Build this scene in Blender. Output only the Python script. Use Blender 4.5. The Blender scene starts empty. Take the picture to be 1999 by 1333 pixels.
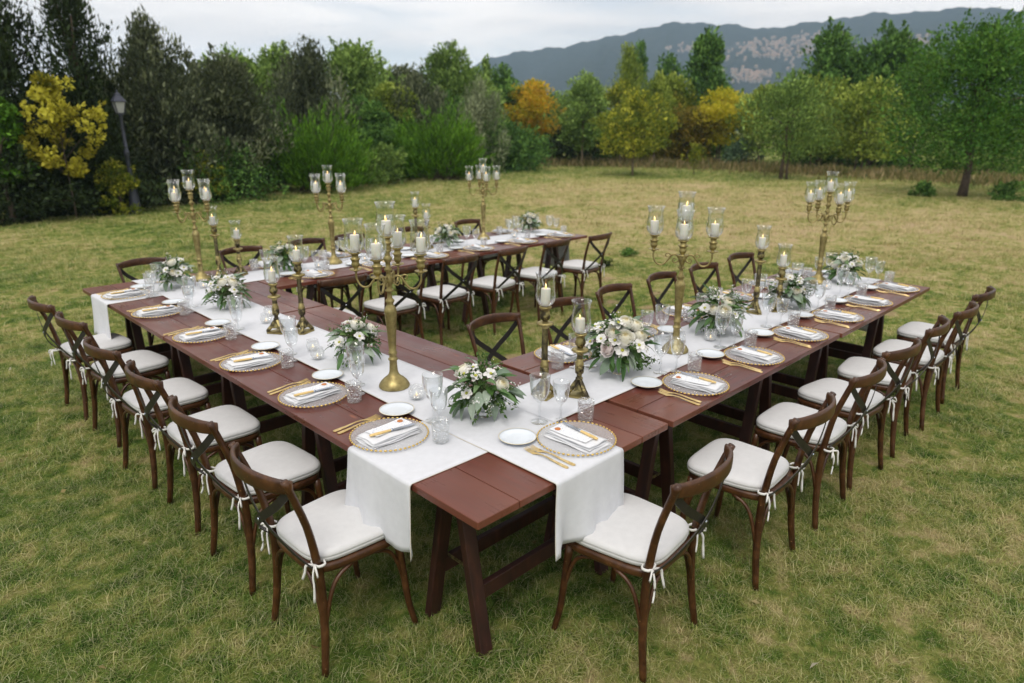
import bpy, math, random
import numpy as np
from mathutils import Vector, Matrix, Euler

sc = bpy.context.scene
COL = sc.collection
R = math.radians
PI = math.pi

# ------------------------------------------------------------------ camera
cd = bpy.data.cameras.new('camera')
cam = bpy.data.objects.new('camera', cd)
COL.objects.link(cam)
_r = Vector((0.71074106, -0.70345184, 0.00163095))
_u = Vector((0.21060594, 0.21499926, 0.95363539))
_f = Vector((0.67118722, 0.67744434, -0.30095994))
CAM = Vector((-1.29741, -1.46248, 2.01927))
cam.matrix_world = Matrix(((_r.x, _u.x, -_f.x, CAM.x), (_r.y, _u.y, -_f.y, CAM.y), (_r.z, _u.z, -_f.z, CAM.z), (0, 0, 0, 1)))
cd.sensor_width = 36.0
cd.lens = 1322.0144 / 1999.0 * 36.0
cd.clip_start = 0.05
cd.clip_end = 6000
cd.dof.use_dof = True
cd.dof.focus_distance = 3.0
cd.dof.aperture_fstop = 2.2
sc.camera = cam

# ------------------------------------------------------------------ sky, sun, exposure
SUN_EL, SUN_AZ = R(56), R(215)            # azimuth counted from +x towards +y
w = bpy.data.worlds.new('World')
sc.world = w
w.use_nodes = True
nt = w.node_tree
nt.nodes.clear()
wo = nt.nodes.new('ShaderNodeOutputWorld')
sky = nt.nodes.new('ShaderNodeTexSky')
sky.sky_type = 'NISHITA'
sky.sun_disc = False
sky.sun_elevation = SUN_EL
sky.sun_rotation = PI / 2 - SUN_AZ
bg1 = nt.nodes.new('ShaderNodeBackground')
bg1.inputs['Strength'].default_value = 0.10
nt.links.new(sky.outputs[0], bg1.inputs[0])
tc = nt.nodes.new('ShaderNodeTexCoord')
mp = nt.nodes.new('ShaderNodeMapping')
mp.inputs['Scale'].default_value = (1.3, 1.3, 11.0)
mp.inputs['Rotation'].default_value = (R(-3), R(4), 0)
nt.links.new(tc.outputs['Generated'], mp.inputs[0])
nz = nt.nodes.new('ShaderNodeTexNoise')
nz.inputs['Scale'].default_value = 1.5
nz.inputs['Detail'].default_value = 6
nz.inputs['Roughness'].default_value = 0.55
nz.inputs['Distortion'].default_value = 0.6
nt.links.new(mp.outputs[0], nz.inputs['Vector'])
cr = nt.nodes.new('ShaderNodeValToRGB')
cr.color_ramp.elements[0].position = 0.34
cr.color_ramp.elements[0].color = (0.62, 0.62, 0.62, 1)
cr.color_ramp.elements[1].position = 0.50
cr.color_ramp.elements[1].color = (1, 1, 1, 1)
nt.links.new(nz.outputs[0], cr.inputs[0])
nz2 = nt.nodes.new('ShaderNodeTexNoise')
nz2.inputs['Scale'].default_value = 2.3
nz2.inputs['Detail'].default_value = 5
nt.links.new(mp.outputs[0], nz2.inputs['Vector'])
cr2 = nt.nodes.new('ShaderNodeValToRGB')
cr2.color_ramp.elements[0].position = 0.35
cr2.color_ramp.elements[0].color = (0.75, 0.715, 0.70, 1)
cr2.color_ramp.elements[1].position = 0.65
cr2.color_ramp.elements[1].color = (0.95, 0.90, 0.865, 1)
nt.links.new(nz2.outputs[0], cr2.inputs[0])
bg2 = nt.nodes.new('ShaderNodeBackground')
nt.links.new(cr2.outputs[0], bg2.inputs[0])
bg2.inputs['Strength'].default_value = 1.10
mx = nt.nodes.new('ShaderNodeMixShader')
nt.links.new(cr.outputs[0], mx.inputs[0])
nt.links.new(bg1.outputs[0], mx.inputs[1])
nt.links.new(bg2.outputs[0], mx.inputs[2])
nt.links.new(mx.outputs[0], wo.inputs['Surface'])

sl = bpy.data.lights.new('sun', 'SUN')
sl.energy = 1.5
sl.angle = R(22)
sl.color = (1.0, 0.95, 0.88)
sun = bpy.data.objects.new('sun', sl)
COL.objects.link(sun)
_sd = Vector((math.cos(SUN_EL) * math.cos(SUN_AZ), math.cos(SUN_EL) * math.sin(SUN_AZ), math.sin(SUN_EL)))
sun.rotation_euler = _sd.to_track_quat('Z', 'Y').to_euler()
sun.location = (0, 0, 30)

vs = sc.view_settings
vs.view_transform = 'Standard'
vs.look = 'None'
vs.exposure = 0.28
vs.gamma = 1.0
try:
    vs.use_curve_mapping = False
except Exception:
    pass
sc.render.engine = 'CYCLES'
cy = sc.cycles
cy.transparent_max_bounces = 48
cy.max_bounces = 8
cy.diffuse_bounces = 3
cy.glossy_bounces = 4
cy.transmission_bounces = 6
cy.volume_bounces = 1
cy.caustics_reflective = False
cy.caustics_refractive = False
cy.use_denoising = True
cy.use_adaptive_sampling = True
cy.adaptive_threshold = 0.015

rng = np.random.default_rng(11)
random.seed(7)


# ------------------------------------------------------------------ mesh helpers
class MB:
    def __init__(s):
        s.v, s.f, s.m, s.n = [], [], [], 0

    def add(s, V, F, m=0):
        V = np.asarray(V, float).reshape(-1, 3)
        s.v.append(V)
        for q in F:
            s.f.append([i + s.n for i in q])
            s.m.append(m)
        s.n += len(V)
        return s

    def box(s, c, size, rot=None, m=0, taper=1.0):
        x, y, z = [d / 2 for d in size]
        V = np.array([(-x, -y, -z), (x, -y, -z), (x, y, -z), (-x, y, -z), (-x * taper, -y * taper, z), (x * taper, -y * taper, z), (x * taper, y * taper, z), (-x * taper, y * taper, z)])
        if rot is not None:
            V = V @ np.array(rot.to_matrix() if hasattr(rot, 'to_matrix') else rot).T
        s.add(V + np.array(c), [(0, 3, 2, 1), (4, 5, 6, 7), (0, 1, 5, 4), (1, 2, 6, 5), (2, 3, 7, 6), (3, 0, 4, 7)], m)
        return s

    def beam(s, a, b, wx, wy, m=0, up=(0, 0, 1)):
        a, b = Vector(a), Vector(b)
        d = (b - a)
        L = d.length
        d.normalize()
        sx = d.cross(Vector(up))
        if sx.length < 1e-4:
            sx = d.cross(Vector((0, 1, 0)))
        sx.normalize()
        sy = sx.cross(d).normalized()
        M = Matrix((sx, sy, d)).transposed()
        return s.box((a + b) / 2, (wx, wy, L), M, m)

    def sweep(s, path, prof, m=0, closed=False, up=(0, 0, 1), scale=None, cap=True):
        """prof: list of 2d points (in side, up) swept along path"""
        P = [Vector(p) for p in path]
        n, k = len(P), len(prof)
        V = []
        for i, p in enumerate(P):
            if closed:
                t = (P[(i + 1) % n] - P[i - 1])
            else:
                t = P[min(i + 1, n - 1)] - P[max(i - 1, 0)]
            t.normalize()
            sx = t.cross(Vector(up))
            if sx.length < 1e-3:
                sx = t.cross(Vector((0, 1, 0)))
            sx.normalize()
            sy = sx.cross(t).normalized()
            q = 1.0 if scale is None else scale[i]
            for a, b in prof:
                V.append(p + sx * (a * q) + sy * (b * q))
        F = []
        for i in range(n if closed else n - 1):
            j = (i + 1) % n
            for c in range(k):
                e = (c + 1) % k
                F.append((i * k + c, i * k + e, j * k + e, j * k + c))
        if cap and not closed:
            F.append(tuple(reversed(range(k))))
            F.append(tuple((n - 1) * k + c for c in range(k)))
        s.add([tuple(v) for v in V], F, m)
        return s

    def tube(s, path, r, n=8, m=0, closed=False, up=(0, 0, 1), flat=1.0):
        if not hasattr(r, '__len__'):
            r = [r] * len(path)
        prof = [(math.cos(2 * PI * i / n), flat * math.sin(2 * PI * i / n)) for i in range(n)]
        return s.sweep(path, prof, m, closed, up, r)

    def lathe(s, prof, n=20, c=(0, 0, 0), m=0, cap0=False, cap1=False, rot=0.0, wob=None):
        V = []
        for r, z in prof:
            for i in range(n):
                a = 2 * PI * i / n + rot
                rr = r * (1 if wob is None else wob(a, z))
                V.append((c[0] + rr * math.cos(a), c[1] + rr * math.sin(a), c[2] + z))
        F = []
        for j in range(len(prof) - 1):
            for i in range(n):
                e = (i + 1) % n
                F.append((j * n + i, j * n + e, (j + 1) * n + e, (j + 1) * n + i))
        if cap0:
            F.append(tuple(reversed(range(n))))
        if cap1:
            F.append(tuple((len(prof) - 1) * n + i for i in range(n)))
        s.add(V, F, m)
        return s

    def grid(s, fn, nu, nv, m=0):
        V = [fn(i / (nu - 1), j / (nv - 1)) for j in range(nv) for i in range(nu)]
        F = [(j * nu + i, j * nu + i + 1, (j + 1) * nu + i + 1, (j + 1) * nu + i) for j in range(nv - 1) for i in range(nu - 1)]
        s.add(V, F, m)
        return s

    def mesh(s, name, mats, smooth=True, bevel=None):
        me = bpy.data.meshes.new(name)
        V = np.concatenate(s.v) if s.v else np.zeros((0, 3))
        me.from_pydata(V.tolist(), [], s.f)
        for mt in (mats if isinstance(mats, (list, tuple)) else [mats]):
            me.materials.append(mt)
        me.polygons.foreach_set('material_index', s.m)
        me.polygons.foreach_set('use_smooth', [smooth] * len(s.f))
        me.update()
        return me


def link(name, me, parent=None, loc=None):
    o = bpy.data.objects.new(name, me)
    COL.objects.link(o)
    if parent is not None:
        o.parent = parent
    if loc is not None:
        o.location = loc
    return o


def part(name, mb, mats, parent, smooth=True, bevel=0, loc=None, auto=None):
    me = mb if isinstance(mb, bpy.types.Mesh) else mb.mesh(name, mats, smooth)
    if auto is not None:
        sharp_by_angle(me, auto)
    o = link(name, me, parent, loc)
    if bevel:
        md = o.modifiers.new('bevel', 'BEVEL')
        md.width = bevel
        md.segments = 2
        md.limit_method = 'ANGLE'
        md.angle_limit = R(40)
    return o


def sharp_by_angle(me, deg):
    try:
        me.set_sharp_from_angle(angle=R(deg))
    except Exception:
        pass


def tag(o, label=None, cat=None, group=None, kind=None):
    if label:
        o['label'] = label
    if cat:
        o['category'] = cat
    if group:
        o['group'] = group
    if kind:
        o['kind'] = kind
    return o


def empty(name, loc, rz=0.0):
    o = bpy.data.objects.new(name, None)
    o.empty_display_size = 0.05
    COL.objects.link(o)
    o.location = loc
    o.rotation_euler = (0, 0, rz)
    return o


KIDS = {}


def copy_tree(o, parent=None):
    c = o.copy()
    COL.objects.link(c)
    if parent is not None:
        c.parent = parent
    for ch in list(o.children):
        copy_tree(ch, c)
    return c


ORD = ['first', 'second', 'third', 'fourth', 'fifth', 'sixth', 'seventh', 'eighth', 'ninth', 'tenth']


# ------------------------------------------------------------------ materials
def new_mat(name):
    m = bpy.data.materials.new(name)
    m.use_nodes = True
    n = m.node_tree
    for x in list(n.nodes):
        if x.type != 'OUTPUT_MATERIAL':
            n.nodes.remove(x)
    out = [x for x in n.nodes if x.type == 'OUTPUT_MATERIAL'][0]
    return m, n, out


def N(n, t, **kw):
    x = n.nodes.new(t)
    for k, v in kw.items():
        if k in x.inputs:
            x.inputs[k].default_value = v
        else:
            setattr(x, k, v)
    return x


def ramp(n, src, stops):
    c = n.nodes.new('ShaderNodeValToRGB')
    el = c.color_ramp.elements
    while len(el) > 1:
        el.remove(el[-1])
    el[0].position, el[0].color = stops[0][0], (*stops[0][1], 1)
    for p, col in stops[1:]:
        e = el.new(p)
        e.color = (*col, 1)
    n.links.new(src, c.inputs[0])
    return c.outputs[0]


def noise(n, vec, scale, detail=4, rough=0.55, dist=0.0):
    z = N(n, 'ShaderNodeTexNoise', Scale=scale, Detail=detail, Roughness=rough, Distortion=dist)
    if vec is not None:
        n.links.new(vec, z.inputs['Vector'])
    return z.outputs[0]


def mapping(n, vec, scale=(1, 1, 1), loc=(0, 0, 0)):
    m = N(n, 'ShaderNodeMapping')
    m.inputs['Scale'].default_value = scale
    m.inputs['Location'].default_value = loc
    n.links.new(vec, m.inputs[0])
    return m.outputs[0]


def mixc(n, fac, a, b, mode='MIX'):
    x = n.nodes.new('ShaderNodeMix')
    x.data_type = 'RGBA'
    x.blend_type = mode
    for s, v in ((x.inputs[0], fac), (x.inputs[6], a), (x.inputs[7], b)):
        if hasattr(v, 'is_output') or isinstance(v, bpy.types.NodeSocket):
            n.links.new(v, s)
        else:
            s.default_value = v if not isinstance(v, tuple) else (*v, 1)[:4]
    return x.outputs[2]


def bump(n, h, strength, dist=0.01):
    b = N(n, 'ShaderNodeBump', Strength=strength, Distance=dist)
    n.links.new(h, b.inputs['Height'])
    return b.outputs[0]


def principled(n, out, **kw):
    p = n.nodes.new('ShaderNodeBsdfPrincipled')
    for k, v in kw.items():
        k = {'color': 'Base Color', 'rough': 'Roughness', 'metal': 'Metallic', 'spec': 'Specular IOR Level', 'normal': 'Normal', 'trans': 'Transmission Weight', 'sss': 'Subsurface Weight', 'sheen': 'Sheen Weight', 'coat': 'Coat Weight', 'coat_rough': 'Coat Roughness'}.get(k, k)
        s = p.inputs[k]
        if isinstance(v, bpy.types.NodeSocket):
            n.links.new(v, s)
        else:
            s.default_value = (*v, 1) if isinstance(v, tuple) and len(v) == 3 else v
    n.links.new(p.outputs[0], out.inputs['Surface'])
    return p


def objvec(n, rand=True):
    t = N(n, 'ShaderNodeTexCoord')
    if not rand:
        return t.outputs['Object']
    oi = N(n, 'ShaderNodeObjectInfo')
    mul = N(n, 'ShaderNodeVectorMath', operation='SCALE')
    cx = N(n, 'ShaderNodeCombineXYZ')
    for i in range(3):
        n.links.new(oi.outputs['Random'], cx.inputs[i])
    n.links.new(cx.outputs[0], mul.inputs[0])
    mul.inputs['Scale'].default_value = 37.0
    ad = N(n, 'ShaderNodeVectorMath', operation='ADD')
    n.links.new(t.outputs['Object'], ad.inputs[0])
    n.links.new(mul.outputs[0], ad.inputs[1])
    return ad.outputs[0]


def mat_plank():
    m, n, o = new_mat('table_wood')
    v = objvec(n)
    g = noise(n, mapping(n, v, (1.6, 26, 26)), 1.0, 8, 0.68, 1.1)
    base = ramp(n, g, [(0.3, (0.026, 0.005, 0.006)), (0.5, (0.066, 0.010, 0.013)), (0.72, (0.120, 0.022, 0.021))])
    big = noise(n, mapping(n, v, (1.6, 3.5, 3)), 1.3, 3)
    c2 = mixc(n, ramp(n, big, [(0.35, (0, 0, 0)), (0.75, (1, 1, 1))]), base, mixc(n, 0.5, base, (0.19, 0.062, 0.030)))
    oi = N(n, 'ShaderNodeObjectInfo')
    c2 = mixc(n, ramp(n, oi.outputs['Random'], [(0, (0.0,) * 3), (1, (0.5,) * 3)]), c2, (0.11, 0.022, 0.013))
    st = noise(n, mapping(n, v, (3, 9, 9)), 1.7, 5, 0.65, 0.6)
    c2 = mixc(n, ramp(n, st, [(0.60, (0,) * 3), (0.74, (0.6,) * 3)]), c2, (0.050, 0.016, 0.012))
    ge = N(n, 'ShaderNodeNewGeometry')
    wear = ramp(n, ge.outputs['Pointiness'], [(0.53, (0,) * 3), (0.60, (0.5,) * 3)])
    c2 = mixc(n, wear, c2, (0.30, 0.13, 0.07))
    kn = N(n, 'ShaderNodeTexVoronoi', Scale=1.0)
    n.links.new(mapping(n, v, (2.2, 8, 8)), kn.inputs['Vector'])
    c3 = mixc(n, ramp(n, kn.outputs['Distance'], [(0.02, (1, 1, 1)), (0.09, (0, 0, 0))]), c2, (0.26, 0.085, 0.035))
    sm = noise(n, v, 5.0, 4)
    rg = ramp(n, mixc(n, 0.5, sm, g), [(0.35, (0.22, 0.22, 0.22)), (0.62, (0.46, 0.46, 0.46))])
    principled(n, o, color=c3, rough=rg, spec=0.26, coat=0.24, coat_rough=0.18, normal=bump(n, g, 0.22, 0.003))
    return m


def mat_trestle():
    m, n, o = new_mat('trestle_wood')
    v = objvec(n)
    g = noise(n, mapping(n, v, (14, 14, 3)), 1.5, 5, 0.6, 0.5)
    b = ramp(n, g, [(0.3, (0.016, 0.005, 0.004)), (0.6, (0.042, 0.012, 0.008)), (0.8, (0.10, 0.034, 0.018))])
    principled(n, o, color=b, rough=0.5, normal=bump(n, g, 0.2, 0.003))
    return m


def mat_chairwood():
    m, n, o = new_mat('chair_wood')
    v = objvec(n)
    g = noise(n, mapping(n, v, (9, 9, 9)), 2.0, 5, 0.6, 0.4)
    oi = N(n, 'ShaderNodeObjectInfo')
    b = ramp(n, g, [(0.28, (0.020, 0.006, 0.003)), (0.50, (0.048, 0.016, 0.005)), (0.75, (0.125, 0.050, 0.014))])
    b = mixc(n, ramp(n, oi.outputs['Random'], [(0, (0,) * 3), (1, (0.40,) * 3)]), b, (0.085, 0.034, 0.011))
    sp = noise(n, v, 95, 2, 0.5)
    b2 = mixc(n, ramp(n, sp, [(0.70, (0, 0, 0)), (0.76, (1, 1, 1))]), b, (0.30, 0.16, 0.07))
    principled(n, o, color=b2, rough=ramp(n, g, [(0.3, (0.3,) * 3), (0.8, (0.48,) * 3)]), normal=bump(n, g, 0.12, 0.003))
    return m


def mat_simple(name, col, rough=0.6, metal=0.0, var=0.12, sc_=18, bs=0.1, spec=0.5, rnd=True):
    m, n, o = new_mat(name)
    v = objvec(n, rnd)
    g = noise(n, v, sc_, 5, 0.6)
    d = tuple(c * (1 - var) for c in col)
    l = tuple(min(1, c * (1 + var)) for c in col)
    principled(n, o, color=ramp(n, g, [(0.3, d), (0.7, l)]), rough=rough, metal=metal, spec=spec, normal=bump(n, g, bs, 0.002))
    return m


def mat_cloth(name, col, weave=900, bs=0.25):
    m, n, o = new_mat(name)
    v = objvec(n)
    wv = N(n, 'ShaderNodeTexWave', Scale=1.0)
    n.links.new(mapping(n, v, (weave / 6, weave / 6, weave / 6)), wv.inputs['Vector'])
    g = noise(n, v, 260, 3, 0.6)
    l = noise(n, v, 7, 4, 0.5)
    l2 = noise(n, mapping(n, v, (1, 1, 1)), 3.2, 3, 0.5, 1.2)
    mixh = mixc(n, 0.62, mixc(n, 0.5, g, l), l2)
    d = tuple(c * 0.93 for c in col)
    p = principled(n, o, color=ramp(n, noise(n, v, 30, 5), [(0.3, d), (0.7, col)]), rough=0.9, spec=0.2, normal=bump(n, mixh, bs * 1.6, 0.006))
    p.inputs['Sheen Weight'].default_value = 0.15
    return m


def mat_brass(name, c0, c1, dark, rough=0.34, dk=(0.42, 0.62)):
    m, n, o = new_mat(name)
    v = objvec(n)
    g = noise(n, v, 28, 6, 0.65)
    g2 = noise(n, v, 7, 3)
    c = ramp(n, g2, [(0.3, c0), (0.7, c1)])
    c2 = mixc(n, ramp(n, g, [(dk[0], (1, 1, 1)), (dk[1], (0, 0, 0))]), c, dark)
    principled(n, o, color=c2, metal=0.9, rough=ramp(n, g, [(0.3, (rough + .2,) * 3), (0.7, (rough,) * 3)]), normal=bump(n, g, 0.18, 0.003))
    return m


def mat_glass(name, tint=(0.97, 0.98, 0.985), cut=None, base=0.07, k=0.9, frost=0.0, bs=0.6, pw=2.0):
    """thin clear glass: light passes, edges and cut facets catch the sky"""
    m, n, o = new_mat(name)
    tr = N(n, 'ShaderNodeBsdfTransparent')
    tr.inputs[0].default_value = (*tint, 1)
    gl = N(n, 'ShaderNodeBsdfGlossy')
    gl.inputs['Roughness'].default_value = 0.06
    gl.inputs['Color'].default_value = (1, 1, 1, 1)
    lw = N(n, 'ShaderNodeLayerWeight', Blend=0.32)
    fac = N(n, 'ShaderNodeMath', operation='MULTIPLY_ADD')
    pn = N(n, 'ShaderNodeMath', operation='POWER')
    n.links.new(lw.outputs['Facing'], pn.inputs[0])
    pn.inputs[1].default_value = pw
    n.links.new(pn.outputs[0], fac.inputs[0])
    fac.inputs[1].default_value = k
    fac.inputs[2].default_value = base
    fac.use_clamp = True
    if cut:
        v = objvec(n, False)
        vo = N(n, 'ShaderNodeTexVoronoi', Scale=cut)
        vo.feature = 'DISTANCE_TO_EDGE'
        n.links.new(v, vo.inputs['Vector'])
        b = bump(n, ramp(n, vo.outputs['Distance'], [(0.0, (0, 0, 0)), (0.25, (1, 1, 1))]), bs, 0.01)
        n.links.new(b, gl.inputs['Normal'])
        n.links.new(b, lw.inputs['Normal'])
    mix = N(n, 'ShaderNodeMixShader')
    n.links.new(fac.outputs[0], mix.inputs[0])
    n.links.new(tr.outputs[0], mix.inputs[1])
    if frost > 0:
        df = N(n, 'ShaderNodeBsdfDiffuse')
        df.inputs[0].default_value = (0.90, 0.90, 0.91, 1)
        m2 = N(n, 'ShaderNodeMixShader')
        m2.inputs[0].default_value = frost
        n.links.new(gl.outputs[0], m2.inputs[1])
        n.links.new(df.outputs[0], m2.inputs[2])
        n.links.new(m2.outputs[0], mix.inputs[2])
    else:
        n.links.new(gl.outputs[0], mix.inputs[2])
    n.links.new(mix.outputs[0], o.inputs['Surface'])
    return m


def mat_leaf(name, stops, transl=0.35, rough=0.55, spec=0.15):
    """stops: colours picked by a per-leaf random value stored on the mesh"""
    m, n, o = new_mat(name)
    at = N(n, 'ShaderNodeAttribute')
    at.attribute_name = 'tint'
    c = ramp(n, at.outputs['Fac'], stops)
    p = principled(n, o, color=c, rough=rough, spec=spec)
    ts = N(n, 'ShaderNodeBsdfTranslucent')
    n.links.new(c if 'petal' in name else mixc(n, 0.25, c, (0.30, 0.38, 0.05)), ts.inputs[0])
    mix = N(n, 'ShaderNodeMixShader')
    mix.inputs[0].default_value = transl
    n.links.new(p.outputs[0], mix.inputs[1])
    n.links.new(ts.outputs[0], mix.inputs[2])
    n.links.new(mix.outputs[0], o.inputs['Surface'])
    return m


M = {}
M['plank'] = mat_plank()
M['trestle'] = mat_trestle()
M['chair'] = mat_chairwood()
M['iron'] = mat_simple('black_strap', (0.022, 0.019, 0.018), 0.45, 0.3, 0.25, 30)
M['cushion'] = mat_cloth('cushion_cloth', (0.66, 0.66, 0.66), 1200, 0.12)
M['ribbon'] = mat_cloth('ribbon_cloth', (0.80, 0.79, 0.76), 1500, 0.1)
M['linen'] = mat_cloth('runner_linen', (0.66, 0.675, 0.71), 900, 0.2)
M['hem'] = mat_cloth('hem_thread', (0.60, 0.56, 0.47), 900, 0.2)
M['napkin'] = mat_cloth('napkin_linen', (0.73, 0.74, 0.76), 1000, 0.2)
M['gold_brass'] = mat_brass('aged_gold', (0.35, 0.285, 0.115), (0.47, 0.395, 0.175), (0.25, 0.20, 0.085), 0.40, (0.34, 0.62))
M['dark_brass'] = mat_brass('blackened_brass', (0.27, 0.225, 0.10), (0.45, 0.38, 0.165), (0.06, 0.05, 0.032), 0.36, (0.44, 0.58))
M['grey_brass'] = mat_brass('tarnished_brass', (0.22, 0.19, 0.10), (0.34, 0.29, 0.14), (0.08, 0.07, 0.045), 0.4, (0.40, 0.66))
M['gold'] = mat_brass('cutlery_gold', (0.80, 0.60, 0.27), (0.90, 0.70, 0.36), (0.66, 0.48, 0.20), 0.25)
M['rim_gold'] = mat_simple('rim_gold', (0.66, 0.46, 0.14), 0.3, 0.7, 0.2, 60)
M['steel'] = mat_simple('blade_steel', (0.46, 0.50, 0.58), 0.25, 0.85, 0.1, 40)
M['ivory'] = mat_simple('ivory_handle', (0.70, 0.50, 0.20), 0.35, 0.0, 0.15, 60)
M['seal'] = mat_simple('seal_wax', (0.52, 0.17, 0.035), 0.35, 0.0, 0.15, 80)
M['china'] = mat_simple('white_china', (0.70, 0.75, 0.80), 0.16, 0.0, 0.03, 8, 0.02)
M['china_rim'] = mat_simple('china_rim', (0.72, 0.64, 0.44), 0.3, 0.1, 0.1, 40)
M['hurricane'] = mat_glass('hurricane_glass', base=0.022, k=1.15, pw=1.6)
M['tumbler'] = mat_glass('cut_glass', cut=70, base=0.10, k=1.0, bs=0.8, frost=0.08)
M['goblet'] = mat_glass('goblet_glass', base=0.055, k=1.0, frost=0.10, pw=1.5)
M['stem'] = mat_glass('clear_glass', base=0.06, k=0.9, pw=1.4)
M['votive'] = mat_glass('hobnail_glass', cut=90, base=0.16, k=0.55, frost=0.45, bs=0.7)
M['charger'] = mat_glass('charger_glass', cut=140, base=0.17, k=0.3, frost=0.75, bs=0.8, tint=(0.96, 0.96, 0.96))
M['wick'] = mat_simple('wick', (0.02, 0.016, 0.012), 0.8, 0, 0.2)


def mat_wax():
    m, n, o = new_mat('candle_wax')
    g = noise(n, objvec(n), 20, 3)
    p = principled(n, o, color=ramp(n, g, [(0.3, (0.80, 0.765, 0.66)), (0.7, (0.86, 0.83, 0.74))]), rough=0.42)
    p.inputs['Subsurface Weight'].default_value = 0.25
    p.inputs['Subsurface Radius'].default_value = (0.02, 0.014, 0.008)
    p.inputs['Subsurface Scale'].default_value = 0.4
    return m


M['wax'] = mat_wax()


def mat_flame():
    m, n, o = new_mat('flame')
    e = N(n, 'ShaderNodeEmission')
    t = N(n, 'ShaderNodeTexCoord')
    sp = N(n, 'ShaderNodeSeparateXYZ')
    n.links.new(t.outputs['Generated'], sp.inputs[0])
    c = ramp(n, sp.outputs[2], [(0.0, (0.9, 0.30, 0.05)), (0.35, (1.0, 0.55, 0.14)), (0.75, (1.0, 0.80, 0.42)), (1.0, (1.0, 0.45, 0.08))])
    n.links.new(c, e.inputs[0])
    e.inputs[1].default_value = 2.6
    n.links.new(e.outputs[0], o.inputs['Surface'])
    return m


M['flame'] = mat_flame()


def mat_card():
    m, n, o = new_mat('letter_paper')
    v = objvec(n, True)
    t = N(n, 'ShaderNodeTexCoord')
    # faint handwriting: broken wavering strokes in rows
    w1 = N(n, 'ShaderNodeTexWave', Scale=1.0, Distortion=7.0, Detail=4.0)
    w1.inputs['Detail Scale'].default_value = 3.0
    w1.bands_direction = 'Y'
    n.links.new(mapping(n, t.outputs['Object'], (60, 34, 1)), w1.inputs['Vector'])
    row = ramp(n, w1.outputs['Fac'], [(0.82, (0, 0, 0)), (0.93, (1, 1, 1))])
    br = ramp(n, noise(n, v, 90, 2), [(0.47, (0, 0, 0)), (0.53, (1, 1, 1))])
    f = N(n, 'ShaderNodeMath', operation='MULTIPLY')
    n.links.new(row, f.inputs[0])
    n.links.new(br, f.inputs[1])
    c = mixc(n, f.outputs[0], (0.80, 0.81, 0.82), (0.36, 0.41, 0.56))
    principled(n, o, color=c, rough=0.8)
    return m


M['card'] = mat_card()
M['rose'] = mat_leaf('rose_petal', [(0.0, (0.93, 0.85, 0.58)), (0.35, (0.94, 0.915, 0.78)), (1.0, (0.95, 0.945, 0.905))], 0.3, 0.6, 0.2)
M['white_petal'] = mat_leaf('white_petal', [(0.0, (0.84, 0.82, 0.78)), (1.0, (0.92, 0.92, 0.91))], 0.25, 0.6, 0.2)
M['blush_petal'] = mat_leaf('blush_petal', [(0.0, (0.84, 0.73, 0.70)), (1.0, (0.90, 0.86, 0.84))], 0.25, 0.6, 0.2)
M['flower_eye'] = mat_simple('flower_eye', (0.42, 0.42, 0.05), 0.7, 0, 0.3, 200)
M['eucalyptus'] = mat_leaf('eucalyptus_leaf', [(0.0, (0.15, 0.215, 0.15)), (0.5, (0.24, 0.315, 0.235)), (1.0, (0.36, 0.43, 0.34))], 0.2, 0.5)
M['olive_leaf'] = mat_leaf('olive_leaf', [(0.0, (0.045, 0.11, 0.035)), (0.5, (0.09, 0.18, 0.062)), (1.0, (0.17, 0.26, 0.115))], 0.2, 0.45)
M['sprig'] = mat_leaf('sprig_leaf', [(0.0, (0.035, 0.09, 0.02)), (0.6, (0.08, 0.16, 0.04)), (1.0, (0.17, 0.25, 0.09))], 0.3, 0.5)
M['twig'] = mat_simple('twig', (0.10, 0.13, 0.05), 0.7, 0, 0.2)
M['bark'] = mat_simple('bark', (0.085, 0.062, 0.045), 0.9, 0, 0.45, 14, 0.8)
M['bark_pale'] = mat_simple('pale_bark', (0.17, 0.13, 0.095), 0.9, 0, 0.4, 14, 0.8)
M['lamp_iron'] = mat_simple('painted_iron', (0.045, 0.050, 0.072), 0.45, 0.2, 0.2, 12)
M['lamp_glass'] = mat_simple('frosted_pane', (0.36, 0.37, 0.38), 0.35, 0, 0.06, 12)


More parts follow.
